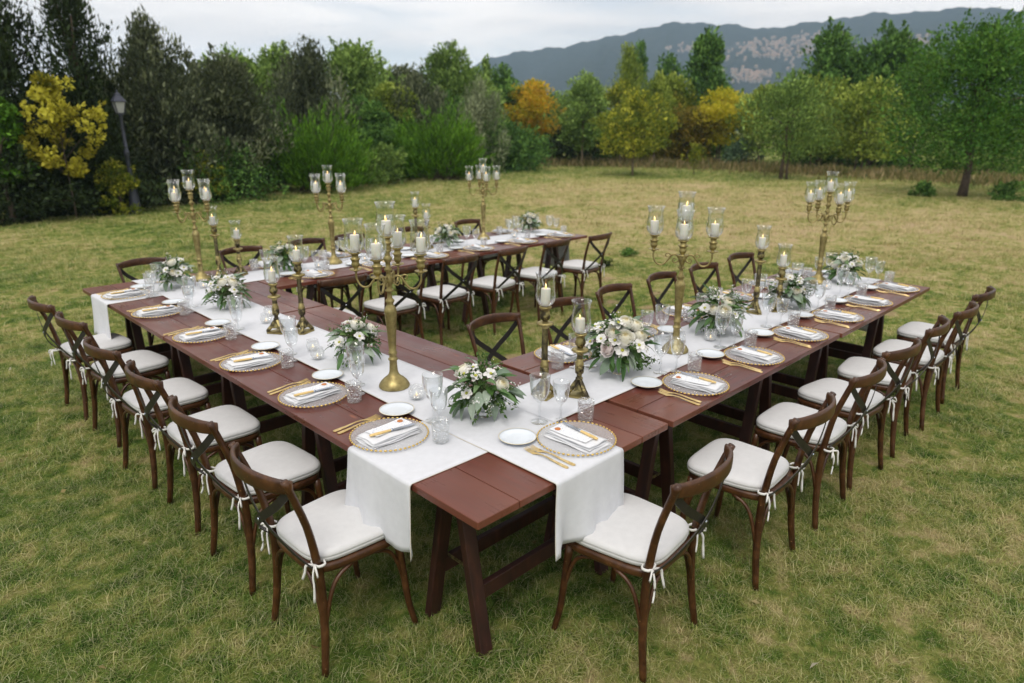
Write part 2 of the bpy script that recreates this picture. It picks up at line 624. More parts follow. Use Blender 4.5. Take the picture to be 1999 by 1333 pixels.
# ------------------------------------------------------------------ ground, grass, hills
def ground_colour(n, vec):
    """patchy lawn: green turf, straw, and bare earth, by place"""
    a = noise(n, vec, 0.55, 5, 0.6, 0.3)
    b = noise(n, vec, 3.2, 5, 0.65)
    c = noise(n, vec, 0.11, 3, 0.5)
    mixn = N(n, 'ShaderNodeMath', operation='MULTIPLY_ADD')
    n.links.new(a, mixn.inputs[0])
    mixn.inputs[1].default_value = 0.60
    n.links.new(b, mixn.inputs[2])
    m2 = N(n, 'ShaderNodeMath', operation='MULTIPLY_ADD')
    n.links.new(c, m2.inputs[0])
    m2.inputs[1].default_value = 0.5
    n.links.new(mixn.outputs[0], m2.inputs[2])
    # small tufts
    d4 = noise(n, vec, 9.0, 3, 0.6, 0.4)
    m4 = N(n, 'ShaderNodeMath', operation='MULTIPLY_ADD')
    n.links.new(d4, m4.inputs[0])
    m4.inputs[1].default_value = 0.85
    n.links.new(m2.outputs[0], m4.inputs[2])
    m2 = N(n, 'ShaderNodeMath', operation='SUBTRACT')
    n.links.new(m4.outputs[0], m2.inputs[0])
    m2.inputs[1].default_value = 0.435
    # drier towards the middle of the field
    sp = N(n, 'ShaderNodeSeparateXYZ')
    n.links.new(vec, sp.inputs[0])
    dd = N(n, 'ShaderNodeVectorMath', operation='DISTANCE')
    n.links.new(vec, dd.inputs[0])
    dd.inputs[1].default_value = (15.5, 7.5, 0)
    dry = N(n, 'ShaderNodeMapRange')
    n.links.new(dd.outputs['Value'], dry.inputs[0])
    dry.inputs[1].default_value = 3.0
    dry.inputs[2].default_value = 13.0
    dry.inputs[3].default_value = 0.24
    dry.inputs[4].default_value = 0.0
    s = N(n, 'ShaderNodeMath', operation='ADD')
    n.links.new(m2.outputs[0], s.inputs[0])
    n.links.new(dry.outputs[0], s.inputs[1])
    return s.outputs[0]


SOIL_SPOTS = [(6.14, 4.26, 0.55, 0.40), (5.16, 3.38, 0.38, 0.28), (5.30, 2.90, 0.35, 0.25), (7.03, 0.82, 0.42, 0.25), (7.73, 1.31, 0.5, 0.3), (5.95, 3.25, 0.4, 0.25), (2.85, 2.75, 0.25, 0.2)]
GR_STOPS = [(0.74, (0.040, 0.096, 0.012)), (0.94, (0.135, 0.215, 0.034)), (1.09, (0.34, 0.355, 0.095)), (1.25, (0.57, 0.47, 0.225)), (1.42, (0.61, 0.46, 0.27))]


def g_ramp(n, v):
    mr = N(n, 'ShaderNodeMapRange')
    n.links.new(v, mr.inputs[0])
    mr.inputs[1].default_value = 0.6
    mr.inputs[2].default_value = 1.6
    return ramp(n, mr.outputs[0], [(p - 0.6, c) for p, c in GR_STOPS])


def mat_ground():
    m, n, o = new_mat('ground_turf')
    g = N(n, 'ShaderNodeNewGeometry')
    v = g.outputs['Position']
    c = g_ramp(n, ground_colour(n, v))
    fine = noise(n, v, 38, 6, 0.7)
    c2 = mixc(n, ramp(n, fine, [(0.35, (0.55,) * 3), (0.7, (1.0,) * 3)]), (0.03, 0.03, 0.012), c)
    soil = noise(n, v, 0.9, 4, 0.6, 0.5)
    c3 = mixc(n, ramp(n, soil, [(0.66, (0, 0, 0)), (0.74, (0.8,) * 3)]), c2, (0.30, 0.20, 0.11))
    edge = noise(n, v, 6.0, 4, 0.65)
    for sx_, sy_, ra_, rb_ in SOIL_SPOTS:
        mp_ = mapping(n, v, (1 / ra_, 1 / rb_, 0), (-sx_ / ra_, -sy_ / rb_, 0))
        ln_ = N(n, 'ShaderNodeVectorMath', operation='LENGTH')
        n.links.new(mp_, ln_.inputs[0])
        ad_ = N(n, 'ShaderNodeMath', operation='ADD')
        n.links.new(ln_.outputs['Value'], ad_.inputs[0])
        n.links.new(edge, ad_.inputs[1])
        c3 = mixc(n, ramp(n, ad_.outputs[0], [(0.60, (0.85,) * 3), (1.0, (0, 0, 0))]), c3, mixc(n, fine, (0.34, 0.22, 0.135), (0.46, 0.33, 0.21)))
    h = noise(n, v, 22, 8, 0.75)
    principled(n, o, color=c3, rough=1.0, spec=0.1, normal=bump(n, h, 0.9, 0.05))
    return m


def mat_grass():
    m, n, o = new_mat('grass_blade')
    g = N(n, 'ShaderNodeNewGeometry')
    c = g_ramp(n, ground_colour(n, g.outputs['Position']))
    at = N(n, 'ShaderNodeAttribute')
    at.attribute_name = 'tint'
    tc_ = ramp(n, at.outputs['Fac'], [(0.0, (0.045, 0.115, 0.017)), (0.45, (0.145, 0.27, 0.042)), (0.68, (0.34, 0.385, 0.10)), (0.87, (0.66, 0.57, 0.28)), (1.0, (0.86, 0.78, 0.50))])
    cc = mixc(n, 0.42, c, tc_)
    p = principled(n, o, color=cc, rough=0.6, spec=0.25)
    ts = N(n, 'ShaderNodeBsdfTranslucent')
    n.links.new(cc, ts.inputs[0])
    mix = N(n, 'ShaderNodeMixShader')
    mix.inputs[0].default_value = 0.35
    n.links.new(p.outputs[0], mix.inputs[1])
    n.links.new(ts.outputs[0], mix.inputs[2])
    n.links.new(mix.outputs[0], o.inputs['Surface'])
    return m


M['ground'] = mat_ground()
M['grass'] = mat_grass()

gm = MB()
gm.add([(-400, -400, 0), (1500, -400, 0), (1500, 1500, 0), (-400, 1500, 0)], [(0, 1, 2, 3)])
tag(part('ground', gm, M['ground'], None, False), kind='structure')


def set_tint(me, vals):
    a = me.attributes.new('tint', 'FLOAT', 'FACE')
    a.data.foreach_set('value', np.asarray(vals, np.float32))


def clump_mesh(seed, nb, rad, hmin, hmax, wid):
    r = random.Random(seed)
    mb = MB()
    tints = []
    for i in range(nb):
        a, d = r.random() * 2 * PI, rad * math.sqrt(r.random())
        bx, by = d * math.cos(a), d * math.sin(a)
        la = r.random() * 2 * PI
        h = r.uniform(hmin, hmax)
        lean = r.uniform(0.3, 1.9) * h
        dx, dy = math.cos(la), math.sin(la)
        px, py = -dy * wid / 2, dx * wid / 2
        pts = []
        for t, ww in ((0, 1.0), (0.5, 0.85), (1.0, 0.12)):
            ox, oz = lean * t * t, h * (t - 0.25 * t * t * (lean / h))
            pts.append((bx + dx * ox - px * ww, by + dy * ox - py * ww, oz))
            pts.append((bx + dx * ox + px * ww, by + dy * ox + py * ww, oz))
        mb.add(pts, [(0, 1, 3, 2), (2, 3, 5, 4)])
        t = r.random() ** 0.9
        tints += [t, min(1, t + 0.08)]
    me = mb.mesh('grass_clump', M['grass'], True)
    set_tint(me, tints)
    return me


gcol = bpy.data.collections.new('grass_kinds')
for k in range(6):
    o_ = bpy.data.objects.new('grass_tuft', clump_mesh(k, 26, 0.06, 0.008, 0.036, 0.0024))
    gcol.objects.link(o_)
far_v = Vector((_f.x, _f.y, 0)).normalized()
far_r = Vector((_r.x, _r.y, 0)).normalized()


SOIL = SOIL_SPOTS


def grass_points():
    P, S = [], []
    zones = [(0.6, 3.6, 850, 0.95), (3.6, 6.5, 340, 1.2), (6.5, 12, 80, 1.8), (12, 24, 15, 3.0), (24, 46, 4.5, 4.6)]
    for d0, d1, den, s in zones:
        half0 = 0.80
        area = half0 * (d1 ** 2 - d0 ** 2) + 1.2 * (d1 - d0)
        n = int(den * area)
        dist = np.sqrt(rng.uniform(d0 ** 2, d1 ** 2, n))
        lat = rng.uniform(-1, 1, n) * (dist * half0 + 0.6)
        x = CAM.x + far_v.x * dist + far_r.x * lat
        y = CAM.y + far_v.y * dist + far_r.y * lat
        P.append(np.stack([x, y, np.zeros(n)], 1))
        lump = np.sin(x * 5.1 + 1.7 * np.sin(y * 3.3)) * np.sin(y * 6.3 + 1.3 * np.sin(x * 2.9)) + 0.6 * np.sin(x * 13.7 + y * 4.1) * np.sin(y * 11.9 - x * 3.7)
        S.append(rng.uniform(0.7, 1.3, n) * s * (1 + 0.32 * lump))
    return np.concatenate(P), np.concatenate(S)


gp, gs = grass_points()
keep = np.ones(len(gp), bool)
for sx_, sy_, ra_, rb_ in SOIL:
    q_ = ((gp[:, 0] - sx_) / ra_) ** 2 + ((gp[:, 1] - sy_) / rb_) ** 2
    keep &= ~((q_ < rng.uniform(0.25, 1.3, len(gp))) & (rng.random(len(gp)) < 0.85))
gp, gs = gp[keep], gs[keep]
gme = bpy.data.meshes.new('grass')
gme.vertices.add(len(gp))
gme.vertices.foreach_set('co', gp.astype(np.float32).ravel())
at = gme.attributes.new('scl', 'FLOAT', 'POINT')
at.data.foreach_set('value', gs.astype(np.float32))
at = gme.attributes.new('rot', 'FLOAT_VECTOR', 'POINT')
rv = np.zeros((len(gp), 3), np.float32)
rv[:, 2] = rng.uniform(0, 2 * PI, len(gp))
at.data.foreach_set('vector', rv.ravel())
grass = link('grass', gme)
tag(grass, kind='stuff')
ng = bpy.data.node_groups.new('grass_scatter', 'GeometryNodeTree')
ng.interface.new_socket('Geometry', in_out='INPUT', socket_type='NodeSocketGeometry')
ng.interface.new_socket('Geometry', in_out='OUTPUT', socket_type='NodeSocketGeometry')
gi, go = ng.nodes.new('NodeGroupInput'), ng.nodes.new('NodeGroupOutput')
iop = ng.nodes.new('GeometryNodeInstanceOnPoints')
ci = ng.nodes.new('GeometryNodeCollectionInfo')
ci.inputs['Collection'].default_value = gcol
ci.inputs['Separate Children'].default_value = True
ci.inputs['Reset Children'].default_value = True
iop.inputs['Pick Instance'].default_value = True
n1 = ng.nodes.new('GeometryNodeInputNamedAttribute')
n1.data_type = 'FLOAT'
n1.inputs[0].default_value = 'scl'
n2 = ng.nodes.new('GeometryNodeInputNamedAttribute')
n2.data_type = 'FLOAT_VECTOR'
n2.inputs[0].default_value = 'rot'
e2r = ng.nodes.new('FunctionNodeEulerToRotation')
L_ = ng.links.new
L_(gi.outputs[0], iop.inputs['Points'])
L_(ci.outputs[0], iop.inputs['Instance'])
L_(n2.outputs[0], e2r.inputs[0])
L_(e2r.outputs[0], iop.inputs['Rotation'])
L_(n1.outputs[0], iop.inputs['Scale'])
L_(iop.outputs[0], go.inputs[0])
grass.modifiers.new('scatter', 'NODES').node_group = ng

# hills behind the trees, with the town on the slope
PROF = [(-40, 0.10), (0, 0.118), (10.53, 0.1244), (11.89, 0.1274), (13.45, 0.1322), (15.6, 0.1319), (17.08, 0.1304), (19.58, 0.1333), (21.48, 0.1284), (23.47, 0.1267), (24.81, 0.1237), (26.19, 0.1211), (27.63, 0.1239), (29.11, 0.1291), (29.83, 0.1283), (31.89, 0.1325), (33.21, 0.1325), (35.09, 0.1265), (36.61, 0.1201), (39.33, 0.1125), (40.9, 0.1057), (42.89, 0.1027), (45.28, 0.0975), (47.49, 0.0883), (48.1, 0.0831), (50.12, 0.0665), (54, 0.045), (60, 0.03), (80, 0.03), (120, 0.02)]
PA, PE = np.array([p[0] for p in PROF]), np.array([p[1] for p in PROF])
R0, R1 = 520.0, 1150.0


def ridge(az):
    return np.interp(az, PA, PE) + 0.0012 * np.sin(az * 2.7) + 0.0008 * np.sin(az * 7.1 + 1)


def hill_z(az, rr):
    t = np.clip((rr - R0) / (R1 - R0), 0, 1)
    g = t ** 1.25
    spur = 0.10 * np.sin(az * 0.55 + rr * 0.006) * np.sin(PI * t) + 0.05 * np.sin(az * 1.7 + rr * 0.013) * np.sin(PI * t)
    back = np.where(rr > R1, 1 - 0.35 * ((rr - R1) / 250) ** 2, 1.0)
    return np.where(t < 1, (g + spur * 0.6) * ridge(az) * R1, ridge(az) * R1 * back) - 1.5 * (t <= 0) + CAM.z * t


azs = np.linspace(-35, 115, 420)
rrs = np.concatenate([np.linspace(R0, R1, 46), [1200, 1280, 1380]])
AZ, RR = np.meshgrid(azs, rrs)
Z = hill_z(AZ, RR)
X = CAM.x + RR * np.cos(np.radians(AZ))
Y = CAM.y + RR * np.sin(np.radians(AZ))
hv = np.stack([X, Y, Z], -1).reshape(-1, 3)
hm = MB()
na, nr_ = len(azs), len(rrs)
hm.add(hv, [(j * na + i, j * na + i + 1, (j + 1) * na + i + 1, (j + 1) * na + i) for j in range(nr_ - 1) for i in range(na - 1)])


def mat_hill():
    m, n, o = new_mat('wooded_hill')
    g = N(n, 'ShaderNodeNewGeometry')
    v = g.outputs['Position']
    a = noise(n, v, 0.011, 6, 0.6)
    b = noise(n, v, 0.07, 5, 0.6)
    f = ramp(n, b, [(0.3, (0.018, 0.030, 0.032)), (0.7, (0.034, 0.046, 0.046))])
    c = mixc(n, ramp(n, a, [(0.58, (0, 0, 0)), (0.70, (0.30,) * 3)]), f, (0.14, 0.125, 0.10))
    principled(n, o, color=c, rough=1.0, spec=0.0, normal=bump(n, b, 0.6, 6))
    return m


M['hill'] = mat_hill()
tag(part('hills', hm, M['hill'], None, True), kind='structure')
M['town_wall'] = mat_simple('town_wall', (0.27, 0.245, 0.225), 0.9, 0, 0.45, 0.12)
M['town_roof'] = mat_simple('town_roof', (0.30, 0.21, 0.165), 0.9, 0, 0.25, 0.05)
tm = MB()
rt = random.Random(5)
for k in range(330):
    q = rt.random()
    if q < 0.55:
        az = rt.gauss(25.2, 1.8); el = 0.090 + 0.0026 * (27.5 - az) * 0.6 + rt.choice((-0.004, 0.006, 0.012)) + rt.gauss(0, 0.0032)
    elif q < 0.7:
        az, el = rt.gauss(26.9, 0.7), rt.gauss(0.064, 0.004)
    elif q < 0.78:
        az, el = rt.uniform(15.8, 17.4), rt.gauss(0.098, 0.004)
    elif q < 0.86:
        az, el = rt.gauss(31.6, 0.8), rt.gauss(0.100, 0.003)
    else:
        az, el = rt.uniform(19, 29), rt.uniform(0.055, 0.110)
    best = None
    for rr in np.linspace(R0 + 40, R1 - 10, 70):
        zz = float(hill_z(np.array(az), np.array(rr)))
        e = (zz - CAM.z) / rr
        if best is None or abs(e - el) < best[0]:
            best = (abs(e - el), rr, zz)
    _, rr, zz = best
    px, py = CAM.x + rr * math.cos(R(az)), CAM.y + rr * math.sin(R(az))
    wx, wy, hz = rt.uniform(1.8, 4.6), rt.uniform(1.8, 4), rt.uniform(1.2, 3.0)
    rot = Euler((0, 0, rt.uniform(0, PI)))
    tm.box((px, py, zz + hz / 2 - 1.2), (wx, wy, hz + 2.4), rot, 0)
    tm.box((px, py, zz + hz + 0.7), (wx + 0.6, wy + 0.6, 1.4), rot, 1, taper=0.35)
tag(part('hill_town', tm, [M['town_wall'], M['town_roof']], None, False), 'pale stone town spread over the slope of the far hill', None, None, 'stuff')

hz_ = MB()
hz_.box((500, 500, 100.2), (3300, 3300, 202.4))
m_, n_, o_ = new_mat('haze_air')
pv = N(n_, 'ShaderNodeVolumePrincipled')
pv.inputs['Color'].default_value = (0.58, 0.77, 1.0, 1)
pv.inputs['Density'].default_value = 0.00038
pv.inputs['Anisotropy'].default_value = 0.0
n_.links.new(pv.outputs[0], o_.inputs['Volume'])
tag(part('haze', hz_, m_, None, False), kind='stuff')


# ------------------------------------------------------------------ trees and shrubs
def leaf_cloud(C, D, Ls, Wd, tints, mat, name='crown', bend=0.15):
    """C centres, D directions, one four-cornered leaf each"""
    n = len(C)
    rndv = rng.normal(size=(n, 3))
    D = D / (np.linalg.norm(D, axis=1, keepdims=True) + 1e-9)
    S = np.cross(D, rndv)
    S /= (np.linalg.norm(S, axis=1, keepdims=True) + 1e-9)
    U = np.cross(S, D)
    Ls, Wd = np.asarray(Ls)[:, None], np.asarray(Wd)[:, None]
    V = np.empty((n, 4, 3), np.float32)
    V[:, 0] = C - D * Ls * 0.5
    V[:, 1] = C - S * Wd * 0.5 + U * Ls * bend
    V[:, 2] = C + D * Ls * 0.5
    V[:, 3] = C + S * Wd * 0.5 + U * Ls * bend
    me = bpy.data.meshes.new(name)
    me.vertices.add(4 * n)
    me.vertices.foreach_set('co', V.ravel())
    me.loops.add(4 * n)
    me.loops.foreach_set('vertex_index', np.arange(4 * n, dtype=np.int32))
    me.polygons.add(n)
    me.polygons.foreach_set('loop_start', np.arange(0, 4 * n, 4, dtype=np.int32))
    try:
        me.polygons.foreach_set('loop_total', np.full(n, 4, dtype=np.int32))
    except Exception:
        pass
    me.update(calc_edges=True)
    me.materials.append(mat)
    set_tint(me, tints)
    return me


LM = {
    'dark': mat_leaf('dark_evergreen', [(0.0, (0.006, 0.012, 0.005)), (0.6, (0.020, 0.037, 0.013)), (1.0, (0.072, 0.109, 0.041))], 0.2, 0.6),
    'olive': mat_leaf('grey_olive', [(0.0, (0.024, 0.032, 0.018)), (0.6, (0.083, 0.104, 0.059)), (1.0, (0.284, 0.315, 0.184))], 0.25, 0.6),
    'bright': mat_leaf('broom_green', [(0.0, (0.028, 0.080, 0.007)), (0.6, (0.096, 0.236, 0.017)), (1.0, (0.289, 0.551, 0.061))], 0.3, 0.6),
    'mid': mat_leaf('mid_green', [(0.0, (0.044, 0.091, 0.021)), (0.6, (0.155, 0.261, 0.059)), (1.0, (0.464, 0.644, 0.173))], 0.35, 0.6),
    'deep': mat_leaf('deep_green', [(0.0, (0.023, 0.065, 0.016)), (0.6, (0.085, 0.194, 0.042)), (1.0, (0.297, 0.521, 0.119))], 0.3, 0.6),
    'lime': mat_leaf('lime_green', [(0.0, (0.066, 0.108, 0.014)), (0.6, (0.230, 0.313, 0.046)), (1.0, (0.609, 0.696, 0.145))], 0.4, 0.6),
    'yellow': mat_leaf('yellow_leaf', [(0.0, (0.096, 0.102, 0.011)), (0.35, (0.386, 0.331, 0.028)), (1.0, (0.850, 0.797, 0.109))], 0.4, 0.6),
    'yelgreen': mat_leaf('yellowing_green', [(0.0, (0.054, 0.096, 0.013)), (0.55, (0.230, 0.285, 0.037)), (0.8, (0.423, 0.405, 0.046)), (1.0, (0.850, 0.812, 0.102))], 0.4, 0.6),
    'gold': mat_leaf('golden_leaf', [(0.0, (0.36, 0.36, 0.02)), (0.55, (0.72, 0.62, 0.04)), (1.0, (0.80, 0.68, 0.09))], 0.45, 0.6),
    'orange': mat_leaf('orange_leaf', [(0.0, (0.30, 0.30, 0.03)), (0.35, (0.60, 0.46, 0.035)), (0.75, (0.76, 0.49, 0.04)), (1.0, (0.74, 0.36, 0.035))], 0.45, 0.6),
    'silver': mat_leaf('silver_willow', [(0.0, (0.065, 0.084, 0.049)), (0.6, (0.201, 0.237, 0.137)), (1.0, (0.542, 0.600, 0.362))], 0.3, 0.6),
    'blue': mat_leaf('bluish_bush', [(0.0, (0.029, 0.059, 0.034)), (0.6, (0.090, 0.155, 0.093)), (1.0, (0.244, 0.365, 0.223))], 0.25, 0.6),
    'rust': mat_leaf('rusty_leaf', [(0.0, (0.08, 0.10, 0.018)), (0.5, (0.22, 0.19, 0.03)), (1.0, (0.42, 0.28, 0.045))], 0.35, 0.6),
    'straw': mat_leaf('dry_stalk', [(0.0, (0.06, 0.09, 0.025)), (0.35, (0.14, 0.13, 0.05)), (0.7, (0.27, 0.20, 0.10)), (1.0, (0.44, 0.35, 0.20))], 0.3, 0.8),
    'lawn': mat_leaf('lawn_tree_leaf', [(0.0, (0.018, 0.066, 0.010)), (0.55, (0.055, 0.17, 0.024)), (1.0, (0.17, 0.34, 0.06))], 0.35, 0.5),
}


def envelope(shape, t):
    """relative radius at relative height t (0 bottom .. 1 top)"""
    if shape == 'round':
        return math.sqrt(max(0, 1 - (2 * t - 0.9) ** 2 / 1.21)) if t < 1 else 0
    if shape == 'cone':
        return max(0.05, 1.05 * (1 - t) ** 0.75) * min(1, 0.55 + 2.5 * t)
    if shape == 'poplar':
        return 0.95 * math.sin(PI * min(1, (t * 0.86 + 0.14))) ** 0.7
    if shape == 'bush':
        return math.sqrt(max(0, 1 - t ** 2.4))
    if shape == 'fan':
        return 0.42 + 0.58 * t if t < 0.75 else max(0.05, math.sqrt(max(0, 1 - ((t - 0.72) / 0.30) ** 2)))
    if shape == 'ragged':
        return (0.85 + 0.2 * math.sin(9 * t)) * (1 - t ** 3.2) + 0.06
    return 1


def tree(name, label, cat, x, y, zt, zb, wid, shape, lm, nleaf, leaf, up=0.25, nclump=60, trunk=None, bark='bark', asp=0.45, group=None, seed=0, trunks=1, rc=None, droop=0.0, fill=0.25):
    zt = zt * 0.95
    r = random.Random(seed * 31 + int(abs(x * 100)))
    rr = np.random.default_rng(seed * 31 + int(abs(x * 100)))
    t = empty(name, (x, y, 0))
    tag(t, label, cat, group)
    H = zt - zb
    Rw = wid / 2
    cl = []
    for k in range(nclump):
        tt = r.random() ** 0.85
        rad = envelope(shape, tt) * Rw
        a = r.random() * 2 * PI
        dq = rad * (r.random() ** 0.4 if r.random() > fill else r.random() * 0.6) * r.uniform(0.78, 1.12)
        cl.append((dq * math.cos(a), dq * math.sin(a), zb + H * tt * r.uniform(0.94, 1.02)))
    cl = np.array(cl)
    rcl = rc or (0.16 * wid + 0.05 * H)
    per = rr.multinomial(nleaf, rr.dirichlet(np.full(nclump, 4.0)))
    idx = np.repeat(np.arange(nclump), per)
    n = len(idx)
    off = rr.normal(size=(n, 3))
    off *= (rcl * rr.uniform(0.25, 1.0, n) ** 0.6 / (np.linalg.norm(off, axis=1) + 1e-9))[:, None]
    off[:, 2] *= 0.75
    if up > 0.7:
        off[:, :2] *= 0.6
        off[:, 2] *= 1.9
    C = cl[idx] + off
    C[:, 2] = np.maximum(C[:, 2], 0.03 if zb < 0.2 else zb - 0.12 * H * rr.random(n))
    D = off / (rcl + 1e-6) + rr.normal(size=(n, 3)) * 0.55 + np.array([0, 0, up * 1.6 - droop])
    D[:, :2] += C[:, :2] / (Rw + 1e-6) * 0.35
    cb = rr.uniform(-0.30, 0.30, nclump)[idx]
    # young shoots standing out of the crown
    ns = max(10, int(nclump * 0.6))
    ks = rr.integers(0, nclump, ns)
    per_s = max(8, int(nleaf * 0.10 / ns))
    sd = np.column_stack([cl[ks][:, 0] / (Rw + 1e-6), cl[ks][:, 1] / (Rw + 1e-6), np.full(ns, 0.7 + max(0, up))]) + rr.normal(size=(ns, 3)) * 0.35
    sd /= np.linalg.norm(sd, axis=1, keepdims=True)
    sl_ = rr.uniform(0.3, 1.0, ns) * (0.055 * H + 0.075 * wid)
    ii = np.repeat(np.arange(ns), per_s)
    fs = rr.uniform(0, 1, len(ii))
    Cs = cl[ks][ii] + sd[ii] * (rcl * 0.55 + sl_[ii] * fs)[:, None] + rr.normal(size=(len(ii), 3)) * (leaf * 0.55 * (1.15 - fs))[:, None]
    Cs[:, 2] = np.maximum(Cs[:, 2], 0.05)
    Ds = sd[ii] + rr.normal(size=(len(ii), 3)) * 0.5
    C, D = np.concatenate([C, Cs]), np.concatenate([D, Ds])
    cb = np.concatenate([cb, rr.uniform(-0.1, 0.3, ns)[ii]])
    n = len(C)
    Ls = leaf * rr.uniform(0.6, 1.3, n) * np.concatenate([rr.uniform(0.7, 1.35, nclump)[idx], np.ones(len(ii))])
    tint = np.clip(rr.beta(2.2, 2.2, n) + cb, 0, 1)
    # trunk and limbs
    tr = trunk if trunk else 0.022 * zt + 0.012
    mb = MB()
    for q in range(trunks):
        ox, oy = (0, 0) if trunks == 1 else (r.uniform(-.12, .12), r.uniform(-.12, .12))
        top = zb + H * 0.62
        path, rad = [], []
        lx, ly = r.uniform(-.1, .1) * zt * 0.16, r.uniform(-.1, .1) * zt * 0.16
        for i in range(7):
            f = i / 6
            path.append((ox + lx * f + r.uniform(-1, 1) * tr * 0.5, oy + ly * f + r.uniform(-1, 1) * tr * 0.5, -0.03 + (top + 0.03) * f))
            rad.append(tr * (1.25 - 0.25 * min(1, f * 6)) * (1 - 0.72 * f))
        mb.tube(path, rad, 7, up=(0, 1, 0))
    part('trunk', mb, M[bark], t)
    nl = min(14, nclump)
    lb = MB()
    order = list(range(nclump))
    r.shuffle(order)
    for k in order[:nl]:
        e = cl[k]
        zs = max(zb * 0.9, min(e[2] * 0.72, zb + H * 0.5))
        f = min(1, zs / max(0.1, zb + H * 0.62))
        s0 = np.array((lx * f, ly * f, zs))
        mid = (s0 + e) / 2 + np.array((0, 0, 0.08 * H * (1 if up >= 0 else -1)))
        lb.tube([tuple(s0), tuple(mid), tuple(e)], [tr * 0.42, tr * 0.28, tr * 0.10], 5, up=(0.3, 1, 0.2))
    part('limb', lb, M[bark], t)['kind'] = 'stuff'
    cr_ = link('crown', leaf_cloud(C, D, Ls, Ls * asp, tint, LM[lm]), t)
    cr_['kind'] = 'stuff'
    return t


def broom(name, label, x, y, h, wid, lm, nstem, per, seed, group=None, leaf=0.17, depth=None):
    """dome of feathery sprays fanning out from the ground"""
    rr = np.random.default_rng(seed * 77)
    t = empty(name, (x, y, 0))
    tag(t, label, 'shrub', group)
    az = rr.uniform(0, 2 * PI, nstem)
    th = np.arccos(1 - rr.uniform(0, 1, nstem) ** 0.9 * 0.97)
    k = 1 + 0.10 * np.sin(az * 3 + seed) + 0.07 * np.sin(az * 7 + 2 * seed)
    Lm = rr.uniform(0.80, 1.10, nstem) * k
    dirs = np.stack([np.sin(th) ** 0.8 * np.cos(az) * wid / 2, np.sin(th) ** 0.8 * np.sin(az) * (depth or wid) / 2, np.cos(th) ** 0.75 * h * 0.97 + 0.12], 1) * Lm[:, None]
    idx = np.repeat(np.arange(nstem), per)
    n = len(idx)
    f = rr.uniform(0.35, 1.0, n) ** 0.7
    base = rr.normal(size=(nstem, 3)) * np.array([wid * .09, wid * .09, 0])
    C = base[idx] * (1 - f)[:, None] + dirs[idx] * f[:, None] + rr.normal(size=(n, 3)) * 0.06
    C[:, 2] = np.maximum(C[:, 2], 0.05)
    d = dirs[idx] / np.linalg.norm(dirs[idx], axis=1, keepdims=True)
    D = d * 0.9 + rr.normal(size=(n, 3)) * 0.30 + np.array([0, 0, 0.55])
    Ls = leaf * rr.uniform(0.6, 1.5, n)
    tint = np.clip(rr.beta(2, 2.4, n) + rr.uniform(-.2, .2, nstem)[idx], 0, 1)
    c = link('crown', leaf_cloud(C, D, Ls, Ls * 0.16, tint, LM[lm]), t)
    c['kind'] = 'stuff'
    mb = MB()
    for q in range(0, nstem, max(1, nstem // 60)):
        e = dirs[q] * 0.8
        mb.tube([(base[q][0], base[q][1], -0.02), tuple(base[q] * .5 + e * 0.55 + np.array([0, 0, .05])), tuple(e)], [0.014, 0.010, 0.004], 5, up=(0.3, 1, 0.2))
    part('stem', mb, M['bark'], t)['kind'] = 'stuff'
    return t


GB = 'trees and shrubs along the dark belt'
GO = 'orchard trees beyond the lawn'
T = tree
# the dark belt beyond the left end of the lawn
T('evergreen_tree', 'tallest black-green evergreen with a ragged top, behind the big yellow-leaved shrub', 'tree', 1.9, 18.3, 5.5, 0.15, 3.3, 'ragged', 'dark', 15000, 0.14, 0.75, 80, asp=0.30, group=GB, seed=1, fill=.4)
T('evergreen_tree', 'dark evergreen with thin wispy top twigs standing behind the street lamp', 'tree', 3.5, 18.2, 5.3, 0.15, 2.7, 'ragged', 'dark', 12000, 0.13, 0.8, 70, asp=0.30, group=GB, seed=2, fill=.4)
T('olive_tree', 'broad dark olive-grey tree just to the side of the street lamp, wispy on top', 'tree', 5.35, 18.9, 4.15, 0.1, 3.3, 'bush', 'olive', 24000, 0.14, 0.8, 120, asp=0.32, group=GB, seed=3, fill=.35)
T('olive_tree', 'dark olive-grey tree between the lamp side tree and the feathery broom bushes', 'tree', 7.7, 19.9, 3.85, 0.1, 3.2, 'bush', 'olive', 21000, 0.14, 0.7, 110, asp=0.34, group=GB, seed=4, fill=.35)
T('dark_shrub', 'low dark shrub mass under the big yellow-leaved shrub', 'shrub', 1.7, 16.95, 1.5, 0.0, 2.3, 'bush', 'dark', 8000, 0.10, 0.2, 60, group=GB, seed=5)
T('dark_shrub', 'low dark shrub behind the foot of the street lamp', 'shrub', 3.9, 17.9, 1.5, 0.0, 2.6, 'bush', 'dark', 8000, 0.10, 0.2, 60, group=GB, seed=6)
T('dark_shrub', 'low dark shrub at the foot of the olive-grey trees', 'shrub', 6.6, 18.9, 1.5, 0.0, 3.3, 'bush', 'deep', 9000, 0.10, 0.2, 60, group=GB, seed=7)
T('yellow_shrub', 'large bright yellow-leaved shrub in front of the black evergreens', 'shrub', 2.61, 16.6, 3.25, 1.0, 1.75, 'round', 'yellow', 3000, 0.11, 0.1, 30, asp=0.55, trunk=0.02, seed=8, rc=.22)
T('green_shrub', 'green shrub with fresh leaves at the far edge beside the yellow-leaved shrub', 'shrub', 1.45, 16.8, 2.8, 1.0, 1.2, 'round', 'bright', 4200, 0.10, 0.1, 34, seed=9)
T('yellow_shrub', 'low yellowing shrub right beside the street lamp', 'shrub', 3.66, 17.0, 1.22, 0.08, 0.95, 'bush', 'yelgreen', 2600, 0.085, 0.3, 30, seed=10)
